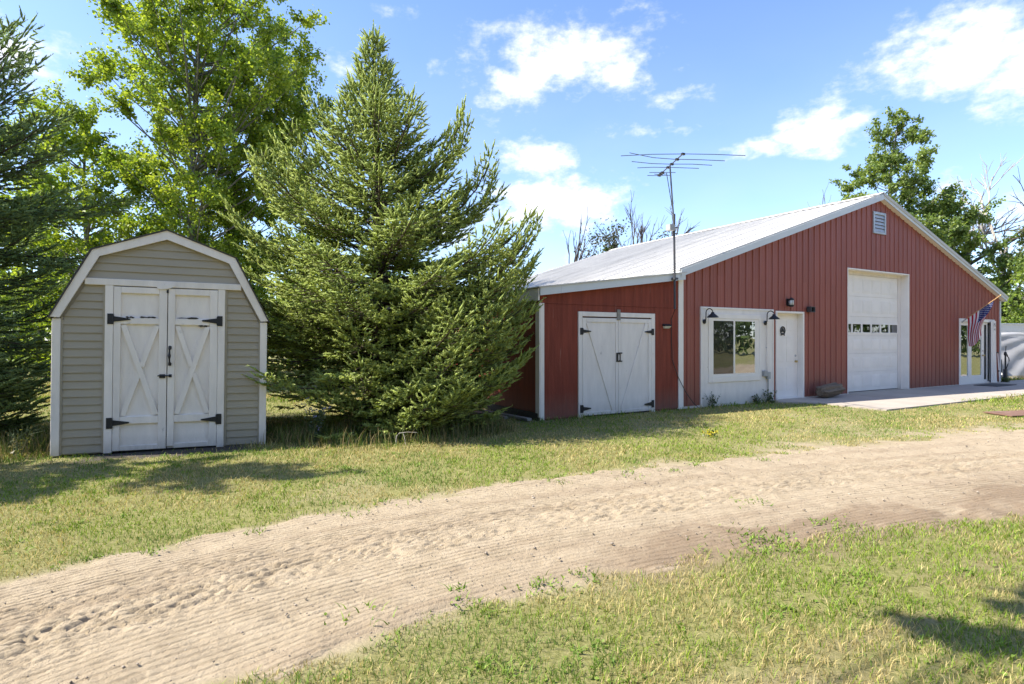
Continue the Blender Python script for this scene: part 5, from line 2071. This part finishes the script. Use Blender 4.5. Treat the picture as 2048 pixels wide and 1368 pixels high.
bare_tree('dead_tree', (12.6, 33.5, 0), 'small dark pine top peeking over the middle of the roof', 210, 7.6, .5, .08, 3, GD, leafy=700)

# woods that read as one mass: far off on the left, far beyond the barn, and behind the camera (seen in the panes)


def treeline(name, segs, seed, label, size, c1, c2, nl, hmin, hmax):
    rng = np.random.default_rng(seed)
    P, CC = [], []
    c1, c2 = np.array(c1), np.array(c2)
    for (xa, ya, xb, yb, n) in segs:
        for i in range(n):
            u = (i + rng.uniform(0, 1)) / n
            x, y_ = xa + (xb - xa) * u + rng.normal(0, 1.2), ya + (yb - ya) * u + rng.normal(0, 1.5)
            h_ = rng.uniform(hmin, hmax)
            r_ = h_ * rng.uniform(.25, .36)
            k = nl
            z = rng.uniform(.02, 1, k) ** .8
            rr_ = r_ * np.sqrt(np.clip(1 - (z - .35) ** 2 / .45, .03, 1)) * np.sqrt(rng.uniform(.25, 1, k))
            a = rng.uniform(0, 2 * PI, k)
            P.append(np.c_[x + rr_ * np.cos(a), y_ + rr_ * np.sin(a), z * h_])
            m_ = np.clip(rng.normal(.4, .25, (k, 1)), 0, 1)
            CC.append((c1 * (1 - m_) + c2 * m_) * rng.uniform(.8, 1.15))
    P, CC = np.concatenate(P), np.concatenate(CC)
    V, F, CV = leaves_np(P, rng, size, CC)
    o = np_mesh(name, V, F, M['leaf'], None, CV)
    tag(o, label, 'woods', None, 'stuff')


treeline('treeline', [(-48, 36, -6, 46, 26), (-6, 46, 16, 58, 12), (14, 60, 70, 46, 26)], 301, 'far off green woods along the horizon behind shed and barn', .42,
         (.07, .12, .03), (.18, .25, .06), 520, 4.0, 6.5)
treeline('treeline', [(-34, -16, 46, -24, 34), (30, -22, 52, 4, 16), (52, 4, 58, 40, 18)], 302, 'green woods across the lawn behind the viewpoint, mirrored in the panes', .48,
         (.05, .09, .02), (.14, .20, .04), 1000, 8, 12)
# maple beside the viewpoint, out of frame: its crown throws the shade at the lower right
mcl = []
for (sx_, sy_, z_, r_) in ((2.12, 2.90, 5.0, .15), (2.28, 2.80, 4.9, .19), (2.45, 2.70, 5.1, .2), (2.6, 2.62, 5.1, .2), (2.72, 3.08, 5.2, .17), (2.92, 3.04, 5.0, .22), (2.75, 2.75, 5.2, .25), (2.62, 2.5, 5.3, .2), (3.1, 2.7, 5.2, .4), (3.3, 3.0, 5.3, .35),
                           (3.0, 1.7, 5.6, .5), (3.0, .9, 5.9, .7), (2.4, .3, 6.5, .9), (1.6, -.3, 6.6, .9), (.6, .0, 5.6, .7), (1.6, -.6, 5.8, .8), (.2, -1.0, 6.0, .8)):
    # (sx_, sy_) is where the clump's shade meets the lawn
    mcl.append((sx_ + SUN_DIR.x / SUN_DIR.z * z_ + 4.35, sy_ + SUN_DIR.y / SUN_DIR.z * z_ + .55, z_, r_))
broadleaf('maple_tree', (-4.35, -.55, 0), 'maple beside the viewpoint whose crown shades the near lawn', 'tree', [(0, 0, -.1), (.1, .1, 2.5), (.1, 0, 5), (.1, 0, 6.5)], .14, mcl, 22000, .12,
          (.05, .09, .02), (.12, .17, .03), 170)

mc2 = envelope_clumps(rng0, interp_prof([(2.6, 1.2), (4.5, 1.7), (6.5, 1.5), (8, .8)]), 2.8, 7.8, 26, lambda z: .3, rad=(.35, .6), depth=.62)
broadleaf('maple_tree', (-9.2, 5.35, 0), 'maple past the left edge whose crown dapples the grass before the shed', 'tree', [(0, 0, -.1), (.1, 0, 3), (.2, 0, 7)], .12, mc2, 6500, .11, (.05, .09, .02), (.12, .17, .03), 171)

# ================================================================== grass, weeds and small plants


def in_view(x, y, m=1.6):
    return np.abs(x) < .92 * y + m


def blades(P, rng, h, w_, cols, lean=.6):
    K = len(P)
    a = rng.uniform(0, 2 * PI, K)
    b = rng.uniform(0, 2 * PI, K)
    L = lean * rng.uniform(.2, 1.2, K)
    side = np.c_[np.cos(a), np.sin(a), np.zeros(K)] * w_[:, None]
    tip = P + np.c_[np.cos(b) * L * h, np.sin(b) * L * h, h]
    mid_ = P + np.c_[np.cos(b) * L * h * .35, np.sin(b) * L * h * .35, h * .6]
    V = np.stack([P - side, P + side, mid_ + side * .7, mid_ - side * .7, tip], 1).reshape(-1, 3)
    i = np.arange(K) * 5
    F = np.concatenate([np.stack([i, i + 1, i + 2], 1), np.stack([i, i + 2, i + 3], 1), np.stack([i + 3, i + 2, i + 4], 1)])
    Cv = np.stack([cols * .8, cols * .8, cols, cols, cols * 1.1], 1).reshape(-1, 3)
    return V, F, Cv


rg = np.random.default_rng(99)
PX, PY, PH, PW = [], [], [], []
bands = [(2.2, 2.8, 4300), (2.8, 3.6, 3700), (3.6, 4.6, 2800), (4.6, 6, 2100), (6, 8, 1400), (8, 11, 720), (11, 15, 340), (15, 22, 150), (22, 40, 45)]
for y0, y1, rho in bands:
    xw = .92 * y1 + 1.6
    n = int(rho * 2 * xw * (y1 - y0))
    x = rg.uniform(-xw, xw, n)
    y_ = rg.uniform(y0, y1, n)
    ok = in_view(x, y_)
    x, y_ = x[ok], y_[ok]
    sw = sand_weight(x, y_)
    # grass thins out into the sand in tufts
    tuft = vnoise(x * 6, y_ * 6, 401) * .55 + vnoise(x * 17, y_ * 17, 402) * .45
    keep = tuft > (sw ** .85) * 1.02 - .10
    s_, w_, hw_ = road_coords(x, y_)
    inside = np.abs(w_) < hw_ * .93
    keep &= (~inside) | (tuft > .80 + .12 * (1 - np.abs(w_) / hw_))
    bt, bp = to_local(x, y_, BARN_LOC, BARN_ROT)
    keep &= ~((bt > -3.6) & (bt < 15.4) & (bp > -.03) & (bp < 11.3))
    keep &= ~inside_poly(bt, bp, [(2.9, .05), (3.05, -.5), (3.62, -1.0), (3.62, -2.22), (18.5, -2.40), (18.5, .05)])
    st, sp = to_local(x, y_, SHED_LOC, SHED_ROT)
    keep &= ~((st > -.02) & (st < 2.46) & (sp > -.05) & (sp < 3.0))
    soil_ = sstep(.45, 0, np.maximum(np.abs(st - 1.35) - .65, np.abs(sp + .15) - .16))
    keep &= rg.uniform(0, 1, len(x)) > soil_ * .93
    lx, ly = x - 10.2, y_ - 11.35
    keep &= ~((np.abs(lx) < .9) & (np.abs(ly) < .38))
    keep &= tuft > .20 + .16 * vnoise(x * 1.3, y_ * 1.3, 403)
    # bare, worn patches
    keep &= rg.uniform(0, 1, len(x)) > .25 * sstep(.60, .75, fbm(x * .9 + 5, y_ * .9, 41, 4))
    x, y_ = x[keep], y_[keep]
    PX.append(x)
    PY.append(y_)
PX, PY = np.concatenate(PX), np.concatenate(PY)
K = len(PX)
Z = ground_h(PX, PY) - .004
sw = sand_weight(PX, PY)
h = rg.uniform(.020, .046, K) * (1 - .45 * sw) * (.75 + .6 * fbm(PX * 1.3, PY * 1.3, 411, 3))
# longer by walls, under the spruces and at the shed
bt, bp = to_local(PX, PY, BARN_LOC, BARN_ROT)
st, sp = to_local(PX, PY, SHED_LOC, SHED_ROT)
nearw = np.clip(1 - np.abs(bp + .12) / .25, 0, 1) * (bt > -3.7) * (bt < 3.0) + np.clip(1 - np.hypot(PX + 2.3, PY - 9.6) / 2.6, 0, 1) * .9 + np.clip(1 - np.hypot(PX + 8, PY - 7.2) / 2.4, 0, 1) * 1.2 \
    + np.clip(1 - np.abs(sp) / .25, 0, 1) * ((st < .4) | (st > 2.0)) * (st > -.8) * (st < 3.2) * .8 + .8 * (PY > 13.5)
h = h * (1 + 1.6 * nearw)
wd = .0021 * np.maximum(1, PY / 3.6) ** .95
g1, g2, g3, g4 = np.array([.115, .225, .02]), np.array([.285, .36, .042]), np.array([.50, .41, .18]), np.array([.10, .18, .06])
pz = fbm(PX * .75, PY * .75, 421, 4)[:, None]
dry = sstep(.42, .60, fbm(PX * 1.1 + 9, PY * 1.1, 431, 5))[:, None] * .68 + .10
dry = np.clip(dry + .25 * sw[:, None], 0, .8)
r1 = rg.uniform(0, 1, (K, 1))
cc = g1 * (1 - r1) + g2 * r1
cc = np.where(pz > .56, cc * .6 + g4 * .4, cc)
cc = np.where(rg.uniform(0, 1, (K, 1)) < dry, g3 * rg.uniform(.7, 1.2, (K, 1)), cc)
cc = cc * rg.uniform(.75, 1.25, (K, 1))
V, F, CV = blades(np.c_[PX, PY, Z], rg, h, wd, cc, .95)
o = np_mesh('grass', V, F, M['grass'], None, CV)
tag(o, 'short dry mown grass on both sides of the sandy drive', 'grass', None, 'stuff')

# broad leaved weeds scattered in the near lawn and along the sand
WP, WN = [], []
for i in range(420):
    x, y_ = rg.uniform(-5, 7), rg.uniform(2.4, 7.5)
    if not in_view(np.array(x), np.array(y_), .3):
        continue
    sw1 = float(sand_weight(np.array([x]), np.array([y_]))[0])
    s1_, w1_, h1_ = road_coords(np.array([x]), np.array([y_]))
    if abs(w1_[0]) < h1_[0] * .7 or (sw1 > .9 and rg.uniform() < .4):
        continue
    n = rg.integers(8, 26)
    rad = rg.uniform(.03, .10)
    WP.append(np.c_[x + rg.normal(0, rad, n), y_ + rg.normal(0, rad, n), np.full(n, float(ground_h(np.array(x), np.array(y_)))) + rg.uniform(.005, .04, n)])
for (x, y_, n, rad) in ((1.82, 4.15, 130, .15), (1.95, 4.05, 60, .1), (2.55, 4.5, 70, .12), (2.0, 3.45, 60, .09), (.15, 3.35, 40, .08), (.45, 3.5, 40, .07), (2.1, 5.1, 40, .10), (-.25, 3.15, 25, .05)):
    WP.append(np.c_[x + rg.normal(0, rad, n), y_ + rg.normal(0, rad * .8, n), np.full(n, .012) + rg.uniform(.0, .06, n)])
WP = np.concatenate(WP)
n = len(WP)
m_ = rg.uniform(0, 1, (n, 1))
WP[:, 2] = ground_h(WP[:, 0], WP[:, 1]) + np.where(np.abs(road_coords(WP[:, 0], WP[:, 1])[1]) < road_coords(WP[:, 0], WP[:, 1])[2], .012, -.002)
cw_ = np.array([.13, .23, .03]) * (1 - m_) + np.array([.27, .36, .07]) * m_
V1, F1, C1 = blades(WP, rg, rg.uniform(.015, .045, n), np.full(n, .0045), cw_, 1.5)
V2, F2, C2 = leaves_np(WP[::2] + np.array([0, 0, .012]), rg, .020, cw_[::2], upbias=1.0, hang=.0)
V = np.concatenate([V1, V2])
F = np.concatenate([F1, F2 + len(V1)])
o = np_mesh('lawn_weeds', V, F, M['grass'], None, np.concatenate([C1, C2]))
tag(o, 'low broad leaved weeds dotted through the near lawn and sand', 'weeds', None, 'stuff')

# pebbles, clods and bits of straw on the sand
n = 5200
bx, by = rg.uniform(-4.5, 8, n), rg.uniform(2.3, 9.5, n)
sw_ = sand_weight(bx, by)
ok = in_view(bx, by, .3) & (sw_ > .55)
bx, by = bx[ok], by[ok]
n = len(bx)
sz = rg.uniform(.003, .009, n) * (1 + 1.2 * (rg.uniform(0, 1, n) > .95))
oct_v = np.array([(1, 0, 0), (0, 1, 0), (-1, 0, 0), (0, -1, 0), (0, 0, .8), (0, 0, -.6)])
oct_f = np.array([(0, 1, 4), (1, 2, 4), (2, 3, 4), (3, 0, 4), (1, 0, 5), (2, 1, 5), (3, 2, 5), (0, 3, 5)])
V = (oct_v[None] * rg.uniform(.6, 1.3, (n, 6, 1)) * sz[:, None, None] + np.stack([bx, by, ground_h(bx, by) + .020], 1)[:, None, :]).reshape(-1, 3)
F = (oct_f[None] + (np.arange(n) * 6)[:, None, None]).reshape(-1, 3)
g_ = rg.uniform(.12, .42, (n, 1)) * np.array([[1, .84, .66]])
o = np_mesh('pebbles', V, F, leaf_mat('pebble', 0.0, 0.02), None, np.repeat(g_, 6, 0))
tag(o, 'small stones and crumbs of soil lying on the sandy drive', 'pebbles', None, 'stuff')

# undergrowth of tall grass under the spruces and along the shed
UP_, UH = [], []
for (cx_, cy_, rx, ry, n) in ((-2.3, 9.2, 2.1, 1.5, 2600), (-8.0, 7.2, 2.2, 1.3, 1500), (-6.35, 7.5, .45, .7, 420), (-3.1, 8.5, .35, .5, 420), (-1.0, 9.3, 1.1, .8, 900)):
    a = rg.uniform(0, 2 * PI, n)
    q = np.sqrt(rg.uniform(0, 1, n))
    UP_.append(np.c_[cx_ + rx * q * np.cos(a), cy_ + ry * q * np.sin(a), np.zeros(n)])
UP_ = np.concatenate(UP_)
st, sp = to_local(UP_[:, 0], UP_[:, 1], SHED_LOC, SHED_ROT)
bt, bp = to_local(UP_[:, 0], UP_[:, 1], BARN_LOC, BARN_ROT)
UP_ = UP_[~((st > -.03) & (st < 2.47) & (sp > -.07)) & ~((bt > -3.7) & (bp > -.1))]
n = len(UP_)
m_ = rg.uniform(0, 1, (n, 1))
cu_ = np.where(rg.uniform(0, 1, (n, 1)) < .35, np.array([.34, .27, .13]), np.array([.075, .12, .03]) * (1 - m_) + np.array([.15, .19, .05]) * m_)
V, F, CV = blades(UP_, rg, rg.uniform(.08, .30, n) ** 1.0, np.full(n, .0042), cu_, .55)
o = np_mesh('tall_grass', V, F, M['grass'], None, CV)
tag(o, 'uncut taller grass under the spruces and beside the shed', 'grass', None, 'stuff')


def weed(name, loc, label, cat, seed, nst, hh, leaf_n, cols, flower=None, fl_n=0, lsize=.05, group=None, spread=.35):
    rng = np.random.default_rng(seed)
    root = tag(empty(name, loc), label, cat, group)
    lines, LP, FP = [], [], []
    for i in range(nst):
        a = rng.uniform(0, 2 * PI)
        l_ = hh * rng.uniform(.6, 1.05)
        sp_ = rng.uniform(.1, spread)
        p0 = np.array([rng.normal(0, .03), rng.normal(0, .03), -.01])
        p1 = p0 + np.array([math.cos(a) * sp_ * l_ * .4, math.sin(a) * sp_ * l_ * .4, l_ * .55])
        p2 = p0 + np.array([math.cos(a) * sp_ * l_, math.sin(a) * sp_ * l_, l_])
        lines.append((np.stack([p0, p1, p2]), np.array([.0045, .0035, .002])))
        for k in range(3):
            u = rng.uniform(.4, .95)
            q = p0 * (1 - u) + p2 * u
            e = q + np.array([rng.normal(0, .07), rng.normal(0, .07), rng.uniform(.03, .12)]) * hh * 1.6
            lines.append((np.stack([q, (q + e) / 2, e]), np.array([.003, .0025, .0015])))
            FP.append(e)
        FP.append(p2)
        u = rng.uniform(.03, .9, leaf_n)[:, None]
        LP.append(p0 * (1 - u) + p2 * u + rng.normal(0, .03, (leaf_n, 3)))
    V, F = tubes_np(lines, 4)
    np_mesh('stem', V, F, mat('weed_stem', (.11, .14, .06), .8, .2), root)
    LP = np.concatenate(LP)
    LP[:, 2] = np.maximum(LP[:, 2], .01)
    m_ = rng.uniform(0, 1, (len(LP), 1))
    V, F, CV = leaves_np(LP, rng, lsize, np.array(cols[0]) * (1 - m_) + np.array(cols[1]) * m_, .2, -.1)
    np_mesh('leaves', V, F, M['leaf'], root, CV)
    if flower:
        FP = np.array(FP)[rng.permutation(len(FP))[:fl_n]]
        pts = np.repeat(FP, 6, 0) + rng.normal(0, .012, (len(FP) * 6, 3))
        V, F, CV = leaves_np(pts, rng, .026, np.repeat(np.array([flower]), len(pts), 0))
        np_mesh('blossoms', V, F, M['leaf'], root, CV)
    return root


GW, GW2 = ((.06, .10, .04), (.12, .16, .07)), ((.05, .08, .035), (.11, .13, .07))
weed('chicory_plant', (-2.78, 8.15, 0), 'straggly chicory with pale blue flowers in front of the spruce', 'plant', 501, 9, .62, 26, GW, (.34, .33, .62), 16)
weed('wall_weed', (*from_local(.78, -.14), 0), 'wispy weed against the left foot of the white bay', 'plant', 502, 10, .36, 8, GW2, None, 0, .045, 'weeds at the bay foot', .6)
weed('wall_weed', (*from_local(2.28, -.13), 0), 'low grey green weed near the bay foot left of the conduit', 'plant', 503, 8, .24, 12, GW2, None, 0, .045, 'weeds at the bay foot', .6)
weed('wall_weed', (*from_local(2.72, -.13), 0), 'taller green weed at the foot of the outlet conduit', 'plant', 504, 8, .32, 16, GW, None, 0, .05, 'weeds at the bay foot', .5)
weed('shed_weed', (-6.05, 7.05, 0), 'dry weed stalks in front of the shed left corner', 'plant', 505, 12, .42, 5, ((.2, .17, .08), (.12, .14, .05)), None, 0, .05, None, .5)
weed('hydrant_weed', (*from_local(15.1, -.22), 0), 'green weeds at the barn corner around the hydrant foot', 'plant', 506, 12, .22, 16, GW, None, 0, .05, None, .8)
weed('yellow_flower_weed', (3.0, 8.72, 0), 'tiny yellow flowered weed in the lawn before the lean-to', 'plant', 507, 8, .10, 6, GW, (.65, .55, .03), 14, .03, None, .9)
tw = tag(empty('pale_twig', (-1.62, 8.02, 0), (0, 0, .3)), 'pale bare twig sticking up in front of the spruce', 'twig')
MB().tube([(0, 0, 0), (.01, 0, .12), (.05, 0, .16), (.16, .02, .165), (.3, .03, .15)], [.008, .008, .007, .006, .004], 5).build('stick', M['dead_pale'], tw)
MB().tube([(.1, .01, .163), (.12, -.03, .08), (.13, -.04, .0)], .004, 5).build('side_stick', M['dead_pale'], tw)
print('shoots', nsh, 'blades', K)
